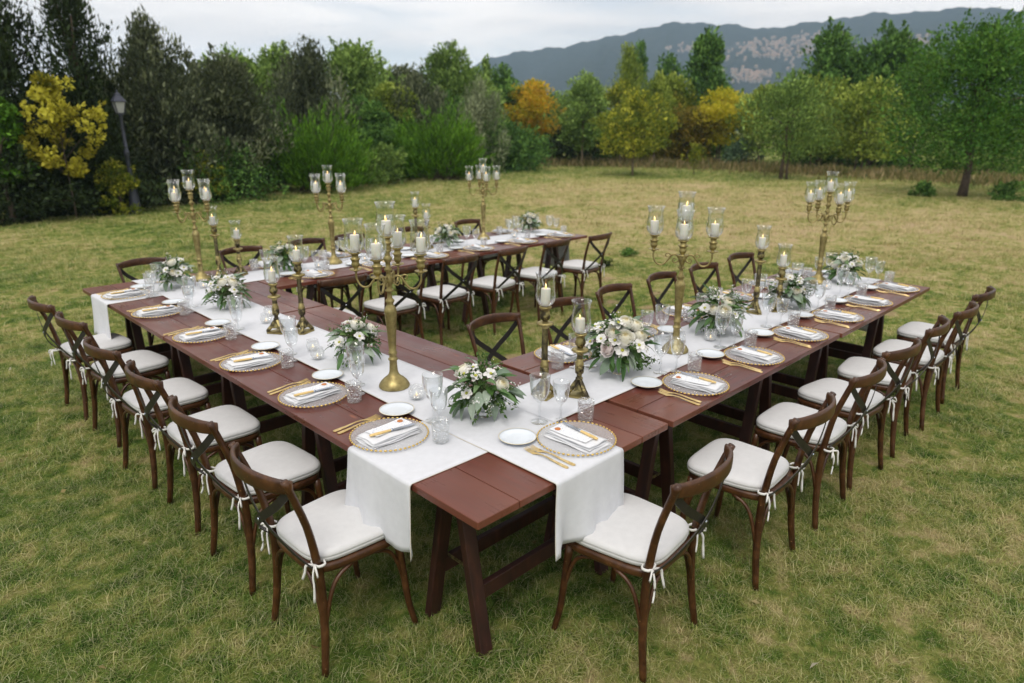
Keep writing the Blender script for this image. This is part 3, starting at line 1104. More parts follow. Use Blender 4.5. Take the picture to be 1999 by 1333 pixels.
T('yellow_shrub', 'low arching yellow-green shrub behind the corner candelabrum', 'shrub', 6.13, 18.1, 1.34, 0.2, 1.2, 'bush', 'yelgreen', 2600, 0.085, 0.1, 30, seed=11)
broom('broom_bush', 'bright green feathery broom bush next to the olive-grey trees', 10.26, 19.4, 2.5, 3.9, 'bright', 420, 46, 12, 'feathery broom bushes')
broom('broom_bush', 'bright green feathery broom bush at the end of the belt, by the open lawn', 16.6, 20.9, 2.65, 4.5, 'bright', 460, 46, 13, 'feathery broom bushes', 0.19)
T('leafy_shrub', 'low leafy green shrub between the two broom bushes', 'shrub', 13.3, 20.2, 1.3, 0.05, 2.2, 'bush', 'mid', 5500, 0.11, 0.2, 50, seed=14)
T('dark_shrub', 'upright dark green shrub rising between the two broom bushes', 'shrub', 13.6, 20.9, 2.9, 0.3, 1.7, 'round', 'deep', 7000, 0.12, 0.4, 60, seed=15)
T('green_tree', 'green tree with a lumpy top behind the first broom bush', 'tree', 12.9, 26.8, 5.0, 0.4, 3.4, 'round', 'mid', 12000, 0.18, 0.3, 80, group=GB, seed=16)
T('olive_tree', 'grey-green olive tree rising right behind the first broom bush', 'tree', 11.9, 22.2, 4.35, 0.2, 3.7, 'bush', 'olive', 17000, 0.16, 0.85, 100, asp=0.32, group=GB, seed=17)
T('green_tree', 'tall fresh green tree with a rounded top over the gap of the broom bushes', 'tree', 16.65, 26.6, 5.3, 0.3, 4.4, 'round', 'mid', 15000, 0.18, 0.6, 100, group=GB, seed=18)
T('green_tree', 'light green young tree over the upright dark shrub', 'tree', 16.1, 23.4, 3.85, 0.9, 1.9, 'round', 'lime', 4500, 0.13, 0.4, 45, group=GB, seed=19)
T('willow_tree', 'grey-green willowy tree behind the second broom bush', 'tree', 17.3, 23.2, 3.8, 0.2, 3.6, 'bush', 'olive', 13000, 0.17, 0.95, 90, asp=0.26, group=GB, seed=20)
T('green_tree', 'tall ragged green tree standing above the second broom bush', 'tree', 21.7, 26.4, 5.8, 0.5, 4.6, 'ragged', 'mid', 14000, 0.19, 0.7, 100, asp=0.38, group=GB, seed=21)
T('willow_tree', 'pale silvery willow bush by the orange-leaved tree', 'tree', 20.1, 22.2, 3.8, 0.3, 2.6, 'bush', 'silver', 8500, 0.15, 1.0, 60, asp=0.22, seed=22)
T('poplar_tree', 'very thin upright poplar between the ragged green tree and the orange-leaved one', 'tree', 25.6, 27.7, 5.9, 1.6, 0.85, 'poplar', 'mid', 2200, 0.17, 0.9, 30, seed=23)
T('green_tree', 'green tree group behind the orange-leaved tree', 'tree', 28.6, 29.6, 5.4, 1.0, 3.2, 'ragged', 'deep', 7000, 0.20, 0.6, 50, group=GO, seed=24)
T('orange_tree', 'orange and gold leaved autumn tree with a thin trunk', 'tree', 29.2, 27.6, 4.6, 1.5, 3.3, 'round', 'orange', 5200, 0.20, 0.35, 55, asp=0.5, bark='bark', trunk=0.07, seed=25)
T('fruit_tree', 'plain green fruit tree beside the orange-leaved tree', 'tree', 27.9, 22.7, 4.1, 1.0, 2.9, 'round', 'mid', 6500, 0.17, 0.3, 60, bark='bark_pale', trunk=0.06, group=GO, seed=26)
T('green_tree', 'distant green tree over the plain green fruit tree', 'tree', 34.5, 28.3, 5.4, 1.2, 2.9, 'round', 'mid', 5500, 0.20, 0.7, 50, group=GO, seed=27)
T('poplar_tree', 'pale yellow-green feathery poplar in the middle of the orchard', 'tree', 34.3, 24.7, 6.5, 0.5, 2.9, 'poplar', 'lime', 7500, 0.22, 1.1, 60, asp=0.22, seed=28)
T('poplar_tree', 'dark green pointed poplar beside the pale yellow-green one', 'tree', 37.1, 25.9, 7.1, 1.0, 1.7, 'poplar', 'deep', 5000, 0.22, 1.0, 40, asp=0.25, seed=29)
T('fruit_tree', 'yellow-green fruit tree on a straight pale trunk, nearest in the orchard', 'tree', 24.2, 16.7, 3.35, 1.05, 3.2, 'round', 'yelgreen', 6200, 0.15, 0.25, 60, bark='bark_pale', trunk=0.05, group=GO, seed=30)
T('green_tree', 'dark green tree next to the dark pointed poplar', 'tree', 39.9, 25.5, 6.6, 0.8, 2.9, 'ragged', 'deep', 6500, 0.22, 0.6, 50, group=GO, seed=31)
T('fruit_tree', 'light green tree behind the yellow-green fruit tree', 'tree', 35.2, 22.1, 5.1, 1.0, 2.7, 'round', 'lime', 5500, 0.20, 0.5, 50, group=GO, seed=32)
T('conifer_tree', 'big dark cone-shaped tree standing before the hill town', 'tree', 36.8, 20.8, 7.3, 0.7, 3.7, 'cone', 'deep', 10000, 0.22, 0.7, 80, group=GO, seed=33)
T('fruit_tree', 'small rusty brown tree between the yellow-green and golden ones', 'tree', 33.6, 19.7, 3.1, 0.9, 2.7, 'round', 'rust', 4500, 0.17, 0.3, 45, group=GO, seed=34)
T('golden_tree', 'golden yellow autumn tree with two rounded tops', 'tree', 34.9, 18.5, 3.95, 1.3, 3.7, 'round', 'gold', 5200, 0.19, 0.35, 42, trunk=0.06, seed=35, trunks=2)
T('fruit_tree', 'dull green tree on several thin stems, between the golden tree and the light green ones', 'tree', 27.0, 11.1, 3.85, 0.9, 3.5, 'round', 'mid', 6500, 0.15, 0.6, 70, trunks=3, trunk=0.05, bark='bark', seed=36, group=GO, asp=.35)
T('blue_bush', 'rounded bluish green bush at the lawn edge under the golden tree', 'shrub', 34.0, 16.6, 1.35, 0.05, 2.0, 'bush', 'blue', 3200, 0.14, 0.6, 40, asp=0.3, seed=37)
T('dark_tree', 'large dark round tree, first of the pair against the hill', 'tree', 38.2, 14.2, 6.85, 0.8, 4.1, 'round', 'deep', 11000, 0.24, 0.6, 80, seed=38)
T('dark_tree', 'large dark round tree, second of the pair, closer to the big lawn tree', 'tree', 39.2, 11.9, 6.75, 0.8, 4.2, 'round', 'deep', 11000, 0.24, 0.6, 80, seed=39)
T('fruit_tree', 'light green low-crowned tree in front of the dark pair', 'tree', 33.2, 10.4, 3.9, 0.9, 4.0, 'round', 'lime', 5500, 0.18, 0.4, 60, seed=40, group=GO, trunks=2, trunk=.05)
T('green_tree', 'mid green tree showing beside the big lawn tree', 'tree', 39.3, 9.9, 5.6, 0.8, 2.7, 'ragged', 'mid', 5500, 0.22, 0.5, 45, group=GO, seed=41)
T('lawn_tree', 'big full green tree alone on the lawn with low spreading limbs', 'tree', 23.9, 4.0, 4.85, 1.10, 5.2, 'round', 'lawn', 26000, 0.11, 0.30, 130, asp=0.48, trunk=0.13, seed=42, fill=.3)
T('sapling', 'thin pale sapling in the grass before the golden tree', 'tree', 26.8, 15.2, 1.35, 0.3, 1.0, 'round', 'yelgreen', 600, 0.10, 0.5, 20, trunk=0.018, seed=43)
T('weed_clump', 'dark green weed tuft in the open grass beyond the far arm', 'shrub', 7.9, 5.05, 0.10, 0.0, 0.36, 'bush', 'deep', 700, 0.03, 0.4, 16, trunk=.006, seed=52)
T('weed_clump', 'small dark weed tuft next to the last chair inside the far arm', 'shrub', 6.85, 4.74, 0.09, 0.0, 0.34, 'bush', 'dark', 700, 0.032, 0.4, 14, trunk=.006, seed=53)
T('green_tree', 'distant green tree filling the gap behind the fruit trees', 'tree', 36.5, 33.0, 4.2, 0.3, 4.6, 'round', 'mid', 5000, 0.24, 0.4, 45, group=GO, seed=44)
T('green_tree', 'distant green tree below the hill town', 'tree', 42.0, 21.5, 3.9, 0.3, 4.4, 'round', 'mid', 5000, 0.24, 0.4, 45, group=GO, seed=45)
T('green_tree', 'distant green tree behind the dark pair', 'tree', 46.0, 16.5, 4.0, 0.2, 5.5, 'round', 'mid', 5000, 0.26, 0.4, 45, group=GO, seed=46)
T('dark_shrub', 'dark undergrowth bush behind the orange tree trunk', 'shrub', 25.3, 26.3, 1.7, 0.0, 5.5, 'bush', 'deep', 6000, 0.17, 0.3, 55, group=GO, seed=47)
T('dark_shrub', 'dark undergrowth bush behind the plain green fruit tree', 'shrub', 31.2, 25.6, 1.9, 0.0, 5.5, 'bush', 'dark', 6000, 0.18, 0.3, 55, group=GO, seed=48)
T('dark_shrub', 'dark undergrowth bush behind the yellow-green fruit tree', 'shrub', 34.2, 21.3, 1.7, 0.0, 5.0, 'bush', 'rust', 5000, 0.18, 0.3, 55, group=GO, seed=49)
T('evergreen_tree', 'dark evergreen filling the back of the belt behind the tallest evergreen', 'tree', 0.3, 21.0, 3.5, 0.0, 4.2, 'bush', 'dark', 15000, 0.18, 0.5, 90, asp=0.36, group=GB, seed=61)
T('evergreen_tree', 'dark evergreen at the back of the belt, beyond the street lamp', 'tree', 4.4, 21.2, 3.2, 0.0, 4.0, 'bush', 'dark', 15000, 0.18, 0.5, 90, asp=0.36, group=GB, seed=62)
T('evergreen_tree', 'dark evergreen at the back of the belt, between the two olive-grey trees', 'tree', 7.3, 22.4, 3.5, 0.0, 4.2, 'bush', 'dark', 15000, 0.18, 0.5, 90, asp=0.36, group=GB, seed=63)
T('evergreen_tree', 'dark evergreen at the back of the belt, behind the upright dark shrub', 'tree', 15.0, 24.0, 3.0, 0.0, 4.6, 'bush', 'deep', 13000, 0.19, 0.5, 90, asp=0.36, group=GB, seed=64)
T('evergreen_tree', 'deep green low tree at the back, behind the pale willow bush', 'tree', 21.0, 25.2, 3.0, 0.0, 5.6, 'bush', 'deep', 13000, 0.20, 0.5, 90, asp=0.36, group=GB, seed=65)
T('dark_shrub', 'deep green undergrowth between the pale willow bush and the orange tree', 'shrub', 23.0, 23.4, 1.9, 0.0, 4.4, 'bush', 'deep', 8000, 0.17, 0.4, 70, group=GO, seed=66)
T('dark_shrub', 'deep green undergrowth before the dark cone-shaped tree', 'shrub', 38.0, 23.0, 2.6, 0.0, 6.5, 'bush', 'deep', 9000, 0.22, 0.4, 70, group=GO, seed=67)
T('dark_shrub', 'deep green undergrowth under the dark pair of trees', 'shrub', 41.0, 14.0, 2.9, 0.0, 8.5, 'bush', 'deep', 10000, 0.24, 0.4, 80, group=GO, seed=68)
T('dark_shrub', 'deep green undergrowth behind the big lawn tree', 'shrub', 40.0, 6.5, 2.6, 0.0, 9.0, 'bush', 'mid', 9000, 0.24, 0.4, 80, group=GO, seed=69)
T('dark_shrub', 'deep green undergrowth behind the orange-leaved tree and its neighbours', 'shrub', 31.5, 31.5, 2.6, 0.0, 9.0, 'bush', 'deep', 9000, 0.22, 0.4, 80, group=GO, seed=70)
T('dark_shrub', 'deep green undergrowth behind the pale yellow-green poplar', 'shrub', 38.5, 28.0, 2.6, 0.0, 8.0, 'bush', 'deep', 9000, 0.22, 0.4, 80, group=GO, seed=71)
T('weed_clump', 'dark weed clump at the foot of the big lawn tree', 'shrub', 23.0, 4.9, 0.38, 0.0, 0.8, 'bush', 'deep', 900, 0.09, 0.6, 20, trunk=.01, seed=50)
T('weed_clump', 'taller weed clump past the big lawn tree trunk', 'shrub', 23.4, 2.7, 0.55, 0.0, 1.2, 'bush', 'deep', 1300, 0.09, 0.6, 24, trunk=.01, seed=51)


T('green_tree', 'loose green tree between the tall rounded tree and the ragged one above the broom bushes', 'tree', 19.4, 27.0, 4.7, 0.3, 4.4, 'ragged', 'olive', 11000, 0.19, 0.7, 90, asp=.36, group=GB, seed=72)
T('green_tree', 'fresh green tree at the back, past the ragged tree above the second broom bush', 'tree', 24.3, 27.4, 4.7, 0.3, 4.6, 'ragged', 'mid', 11000, 0.20, 0.6, 90, group=GB, seed=73)
T('green_tree', 'fresh green tree at the back, over the gap between olive-grey trees and broom', 'tree', 10.4, 25.0, 4.6, 0.3, 4.2, 'ragged', 'mid', 11000, 0.19, 0.6, 90, group=GB, seed=74)


T('fruit_tree', 'pale yellow-green young tree just past the plain green fruit tree', 'tree', 30.6, 22.2, 4.3, 1.1, 2.7, 'round', 'yelgreen', 4200, 0.17, 0.7, 45, bark='bark_pale', trunk=0.05, group=GO, seed=81)
T('fruit_tree', 'lime green upright tree behind the yellow-green fruit tree', 'tree', 31.6, 20.6, 4.6, 1.1, 2.4, 'poplar', 'lime', 4200, 0.17, 0.9, 45, asp=.3, bark='bark_pale', trunk=0.05, group=GO, seed=82)
T('fruit_tree', 'yellowing slim tree rising behind the small rusty brown one', 'tree', 35.2, 21.6, 4.1, 1.1, 2.3, 'round', 'yelgreen', 3600, 0.16, 0.6, 40, bark='bark_pale', trunk=0.045, group=GO, seed=83)
T('fruit_tree', 'light green tree between the golden tree and the several-stemmed one', 'tree', 33.8, 15.6, 4.0, 1.0, 2.6, 'round', 'lime', 4200, 0.17, 0.6, 45, trunk=0.05, group=GO, seed=84)
T('fruit_tree', 'lime green tree behind the tree with several stems', 'tree', 34.6, 13.2, 4.4, 0.9, 3.4, 'round', 'lime', 5200, 0.18, 0.6, 55, trunk=0.05, group=GO, seed=85)


def stalks(name, pts, h, n, lab):
    """belt of dry standing grass along a line of points"""
    P = np.array(pts, float)
    seg = rng.integers(0, len(P) - 1, n)
    f = rng.random(n)[:, None]
    B = P[seg] * (1 - f) + P[seg + 1] * f
    B = B + rng.normal(size=(n, 2)) * 1.3
    cl_ = 0.5 + 0.5 * np.sin(B[:, 0] * 1.7 + 2.0 * np.sin(B[:, 1] * 0.9)) * np.sin(B[:, 1] * 1.3 + 0.7)
    hh = h * rng.uniform(0.25, 0.8, n) * (0.45 + 0.8 * cl_)
    C = np.column_stack([B, hh * 0.5])
    D = rng.normal(size=(n, 3)) * 0.28 + np.array([0, 0, 1.0])
    o = link(name, leaf_cloud(C, D, hh, np.full(n, 0.06), rng.beta(2, 2, n), LM['straw'], name))
    tag(o, lab, None, None, 'stuff')


stalks('dry_weeds', [(27.5, 26.5), (30.5, 22.5), (32.0, 18.5), (31.5, 13.0), (31.0, 8.0), (29.5, 1.5)], 0.72, 7500, 'band of dry brown weeds along the edge of the orchard')

nf_ = 90
fd_ = np.sqrt(rng.uniform(1.2 ** 2, 11 ** 2, nf_))
fl_ = rng.uniform(-1, 1, nf_) * fd_ * 0.8
fx_ = CAM.x + far_v.x * fd_ + far_r.x * fl_
fy_ = CAM.y + far_v.y * fd_ + far_r.y * fl_
fdir = rng.normal(size=(nf_, 3)) * np.array([1, 1, 0.22])
M['fallen'] = mat_leaf('fallen_leaf', [(0.0, (0.12, 0.10, 0.03)), (0.5, (0.30, 0.24, 0.10)), (1.0, (0.50, 0.47, 0.36))], 0.2, 0.7)
fo_ = link('fallen_leaves', leaf_cloud(np.column_stack([fx_, fy_, rng.uniform(0.022, 0.036, nf_)]), fdir, rng.uniform(0.025, 0.05, nf_), rng.uniform(0.015, 0.028, nf_), rng.random(nf_), M['fallen'], 'fallen_leaves'))
tag(fo_, 'small dry leaves scattered over the lawn', None, None, 'stuff')

# ------------------------------------------------------------------ street lamp
lt = empty('street_lamp', (3.97, 16.95, 0))
tag(lt, 'dark blue-grey iron street lamp with a four-sided lantern at the edge of the belt', 'street lamp')
mb = MB()
mb.lathe([(0.15, 0), (0.15, 0.05), (0.135, 0.07), (0.13, 0.10), (0.095, 0.62), (0.085, 0.72), (0.10, 0.74), (0.10, 0.78), (0.07, 0.80), (0.055, 0.9), (0.046, 1.35), (0.062, 1.37), (0.062, 1.47), (0.044, 1.5), (0.034, 2.25), (0.05, 2.28), (0.03, 2.31)], 14, cap0=True, cap1=True, wob=lambda a, z: 1 + (0.04 * math.cos(8 * a) if 0.08 < z < 0.65 else 0))
part('post', mb, M['lamp_iron'], lt)
mb = MB()
mb.box((0, 0, 2.32), (0.14, 0.14, 0.03))
for i in range(4):
    a = PI / 4 + i * PI / 2
    mb.beam((0.098 * math.cos(a), 0.098 * math.sin(a), 2.33), (0.165 * math.cos(a), 0.165 * math.sin(a), 2.58), 0.016, 0.016)
lan = part('lantern_frame', mb, M['lamp_iron'], lt, False)
for i in range(4):
    a = i * PI / 2
    ca, sa = math.cos(a), math.sin(a)
    mb = MB()
    q = [(0.068, -0.058, 2.34), (0.068, 0.058, 2.34), (0.113, 0.105, 2.575), (0.113, -0.105, 2.575)]
    mb.add([(x * ca - y * sa, x * sa + y * ca, z) for x, y, z in q], [(0, 1, 2, 3)])
    part('pane', mb, M['lamp_glass'], lan, False)
mb = MB()
mb.lathe([(0.19, 2.58), (0.19, 2.60), (0.10, 2.70), (0.085, 2.71), (0.075, 2.76), (0.02, 2.79), (0.02, 2.83), (0.001, 2.85)], 4, rot=PI / 4, cap0=True)
part('lantern_roof', mb, M['lamp_iron'], lt, False)

# ------------------------------------------------------------------ tables
H = 0.77
W, LA, LB, LC = 1.138, 4.805, 5.005, 5.168
YC0 = 3.757


def table(x0, x1, y0, y1, along, label, trest, seed):
    """plank top on folding trestles; along = direction the planks run"""
    r = random.Random(seed)
    cx, cy_ = (x0 + x1) / 2, (y0 + y1) / 2
    t = empty('trestle_table', (cx, cy_, 0))
    tag(t, label, 'table', 'plank trestle tables of the horseshoe')
    L = (y1 - y0) if along == 'y' else (x1 - x0)
    Wd = (x1 - x0) if along == 'y' else (y1 - y0)
    ws = np.array([0.20, 0.246, 0.246, 0.246, 0.20])
    ws = ws / ws.sum() * Wd
    pos = -Wd / 2
    for k, wk in enumerate(ws):
        mb = MB()
        wv = wk - 0.0035
        hl = L / 2 - 0.003 + r.uniform(-0.006, 0.002)
        nseg = 6
        V, F = [], []
        for i in range(nseg + 1):
            xx = -hl + 2 * hl * i / nseg
            dz = r.uniform(-0.0008, 0.0008)
            V += [(xx, -wv / 2, -0.03), (xx, wv / 2, -0.03), (xx, wv / 2, dz), (xx, -wv / 2, dz)]
        for i in range(nseg):
            a, b = i * 4, (i + 1) * 4
            for c in range(4):
                e = (c + 1) % 4
                F.append((a + c, a + e, b + e, b + c))
        F += [(3, 2, 1, 0), tuple(nseg * 4 + c for c in range(4))]
        mb.add(V, F)
        o = part('plank', mb, M['plank'], t, False, bevel=0.003)
        ctr = pos + wk / 2
        o.location = (ctr, 0, H) if along == 'y' else (0, ctr, H)
        if along == 'y':
            o.rotation_euler = (0, 0, PI / 2)
        pos += wk
    for s in trest:
        # local frame: a across the table, b along it
        def Q(a, b, z):
            return (a, b, z) if along == 'y' else (b, a, z)
        ha = Wd / 2 - 0.19
        b0 = s - ((y0 + y1) / 2 if along == 'y' else (x0 + x1) / 2)
        top = MB().beam(Q(-Wd / 2 + 0.08, b0, H - 0.055), Q(Wd / 2 - 0.08, b0, H - 0.055), 0.05, 0.046)
        tr = part('trestle', top, M['trestle'], t, False, bevel=0.004)
        for sb in (-1, 1):
            for sa in (-1, 1):
                upv = (1, 0, 0) if along == 'y' else (0, 1, 0)
                lg = MB().beam(Q(sa * ha, b0 + sb * 0.17, -0.01), Q(sa * (ha - 0.005), b0 + sb * 0.032, H - 0.036), 0.036, 0.062, up=upv)
                part('leg', lg, M['trestle'], tr, False, bevel=0.004)
            for zr in (0.26,):
                bb = b0 + sb * (0.17 - 0.138 * zr / (H - 0.03))
                rl = MB().beam(Q(-ha + 0.031, bb, zr), Q(ha - 0.031, bb, zr), 0.028, 0.07)
                part('rail', rl, M['trestle'], tr, False, bevel=0.004)
        for sa in (-1, 1):
            st = MB().beam(Q(sa * (ha - 0.035), b0 - 0.115, 0.32), Q(sa * (ha - 0.035), b0 + 0.115, 0.32), 0.004, 0.014)
            part('stay', st, M['dark_brass'], tr, False)
    return t


table(0, W, 0, 2.948, 'y', 'dark red plank table at the near corner of the horseshoe', [0.36, 1.45, 2.45], 1)
table(0, W, 2.953, LA, 'y', 'dark red plank table at the far corner, under the corner candelabrum', [3.3, 4.3], 2)
table(W + 0.022, 3.10, -0.002, 1.132, 'x', 'dark red plank table of the near arm, butting the corner table', [1.36, 2.45], 3)
table(3.105, LB, -0.010, 1.126, 'x', 'dark red plank table at the free end of the near arm', [3.3, 4.42], 4)
table(W + 0.012, 3.15, YC0, LA, 'x', 'dark red plank table of the far arm, butting the far corner', [1.6, 2.85], 5)
table(3.155, LC, YC0, LA, 'x', 'dark red plank table at the free end of the far arm', [3.5, 4.75], 6)


# ------------------------------------------------------------------ table runners
def runner(name, a0, a1, c, wid, along, z, hang0, hang1, label, seed):
    """linen strip lying on the tables, its ends hanging over the edges"""
    r = random.Random(seed)
    ph = [r.random() * 6.28 for _ in range(6)]
    rad = 0.012
    s_pts = []
    for i in range(12, -1, -1):
        s_pts.append((a0 - rad, z - rad - hang0 * i / 12, 'h0', i / 12))
    for k in (1, 2, 3):
        an = k * PI / 2 / 4
        s_pts.append((a0 - rad * math.cos(an), z - rad + rad * math.sin(an), 'e', 0))
    nn = 60
    for i in range(nn + 1):
        s_pts.append((a0 + (a1 - a0) * i / nn, z, 'f', 0))
    for k in (3, 2, 1):
        an = k * PI / 2 / 4
        s_pts.append((a1 + rad * math.cos(an), z - rad + rad * math.sin(an), 'e', 0))
    for i in range(0, 13):
        s_pts.append((a1 + rad, z - rad - hang1 * i / 12, 'h1', i / 12))
    nu = 17
    V = []
    for (a, zz, kd, t) in s_pts:
        for j in range(nu):
            q = j / (nu - 1) - 0.5
            cc = c + q * wid
            da = dz = 0
            if kd[0] == 'h':
                sg = -1 if kd == 'h0' else 1
                da = sg * (0.015 * t * math.sin(q * 9 + ph[0]) + 0.016 * t * t * math.sin(q * 17 + ph[1]) + 0.006 * t * math.sin(q * 31 + ph[2]) + 0.016 * t)
                cc += q * 0.05 * t
                dz = -0.012 * t * math.cos(q * 6.0 + ph[3])
            elif kd == 'f':
                dz = max(0, 0.0011 * math.sin(a * 4.1 + ph[2] + q * 3) + 0.0009 * math.sin(q * 15 + a * 2.2))
                dz += 0.0014 * math.exp(-(q / 0.035) ** 2) + 0.0013 * max(0, 1 - abs((a % 0.62) - 0.31) / 0.045)
                cc += 0.004 * math.sin(a * 2.3 + ph[4]) + 0.003 * math.sin(a * 6.1 + ph[5])
            P = (cc, a + da, zz + dz) if along == 'y' else (a + da, cc, zz + dz)
            V.append(P)
    n = len(s_pts)
    mb = MB()
    F = [(i * nu + j, i * nu + j + 1, (i + 1) * nu + j + 1, (i + 1) * nu + j) for i in range(n - 1) for j in range(nu - 1)]
    if along == 'x':
        F = [tuple(reversed(f)) for f in F]
    mb.add(V, F)
    o = part(name, mb, M['linen'], None)
    md = o.modifiers.new('thick', 'SOLIDIFY')
    md.thickness = 0.0014
    md.offset = 1
    # hem line along the long edges
    for j in (0, nu - 1):
        path = [V[i * nu + j] for i in range(n)]
        hb = MB().tube(path, 0.0017, 5, up=(1, 0, 0.3) if along == 'y' else (0, 1, 0.3))
        part('hem', hb, M['linen'] if j else M['hem'], o)
    tag(o, label, 'table runner', 'white linen table runners')
    return o


ZR1, ZR2 = H + 0.003, H + 0.0066
runner('table_runner', 0, LB, 0.575, 0.42, 'x', ZR1, 0.285, 0.46, 'white linen runner along the near arm, crossing under at the near corner', 1)
runner('table_runner', 0, LC, 4.29, 0.42, 'x', ZR1, 0.31, 0.46, 'white linen runner along the far arm, hanging beside the farthest side chair', 2)
runner('table_runner', 0, LA, 0.575, 0.405, 'y', ZR2, 0.285, 0.25, 'white linen runner along the corner tables, crossing over at the near corner', 3)


def surf_z(x, y):
    onA = 0.372 < x < 0.778 and 0 < y < LA
    onB = 0.365 < y < 0.785 and 0 < x < LB
    onC = 4.08 < y < 4.50 and 0 < x < LC
    if onA:
        return ZR2 + 0.0026
    if onB or onC:
        return ZR1 + 0.0026
    return H + 0.0012


# ------------------------------------------------------------------ chairs
def rounded_trap(wf, wb, d, n=40, e=4.0):
    pts = []
    for i in range(n):
        a = 2 * PI * i / n
        c, s = math.cos(a), math.sin(a)
        yy = d / 2 * math.copysign(abs(s) ** (2 / e), s)
        ww = wb + (wf - wb) * (yy / d + 0.5)
        xx = ww / 2 * math.copysign(abs(c) ** (2 / e), c)
        pts.append((xx, yy))
    return pts


def shell(pts_scale, base, mb, m=0):
    """stack of scaled outlines: list of (scale, z)"""
    n = len(base)
    V = [(x * s, y * s, z) for s, z in pts_scale for x, y in base]
    F = []
    for j in range(len(pts_scale) - 1):
        for i in range(n):
            e = (i + 1) % n
            F.append((j * n + i, j * n + e, (j + 1) * n + e, (j + 1) * n + i))
    F.append(tuple(reversed(range(n))))
    F.append(tuple((len(pts_scale) - 1) * n + i for i in range(n)))
    mb.add(V, F, m)


def bez(pts, n):
    """Catmull-Rom through the points"""
    P = [np.array(p, float) for p in pts]
    P = [2 * P[0] - P[1]] + P + [2 * P[-1] - P[-2]]
    out = []
    segs = len(P) - 3
    for i in range(n):
        u = i / (n - 1) * segs
        k = min(int(u), segs - 1)
        t = u - k
        a, b, c, d = P[k:k + 4]
        out.append(tuple(0.5 * ((2 * b) + (c - a) * t + (2 * a - 5 * b + 4 * c - d) * t * t + (3 * b - a - 3 * c + d) * t ** 3)))
    return out


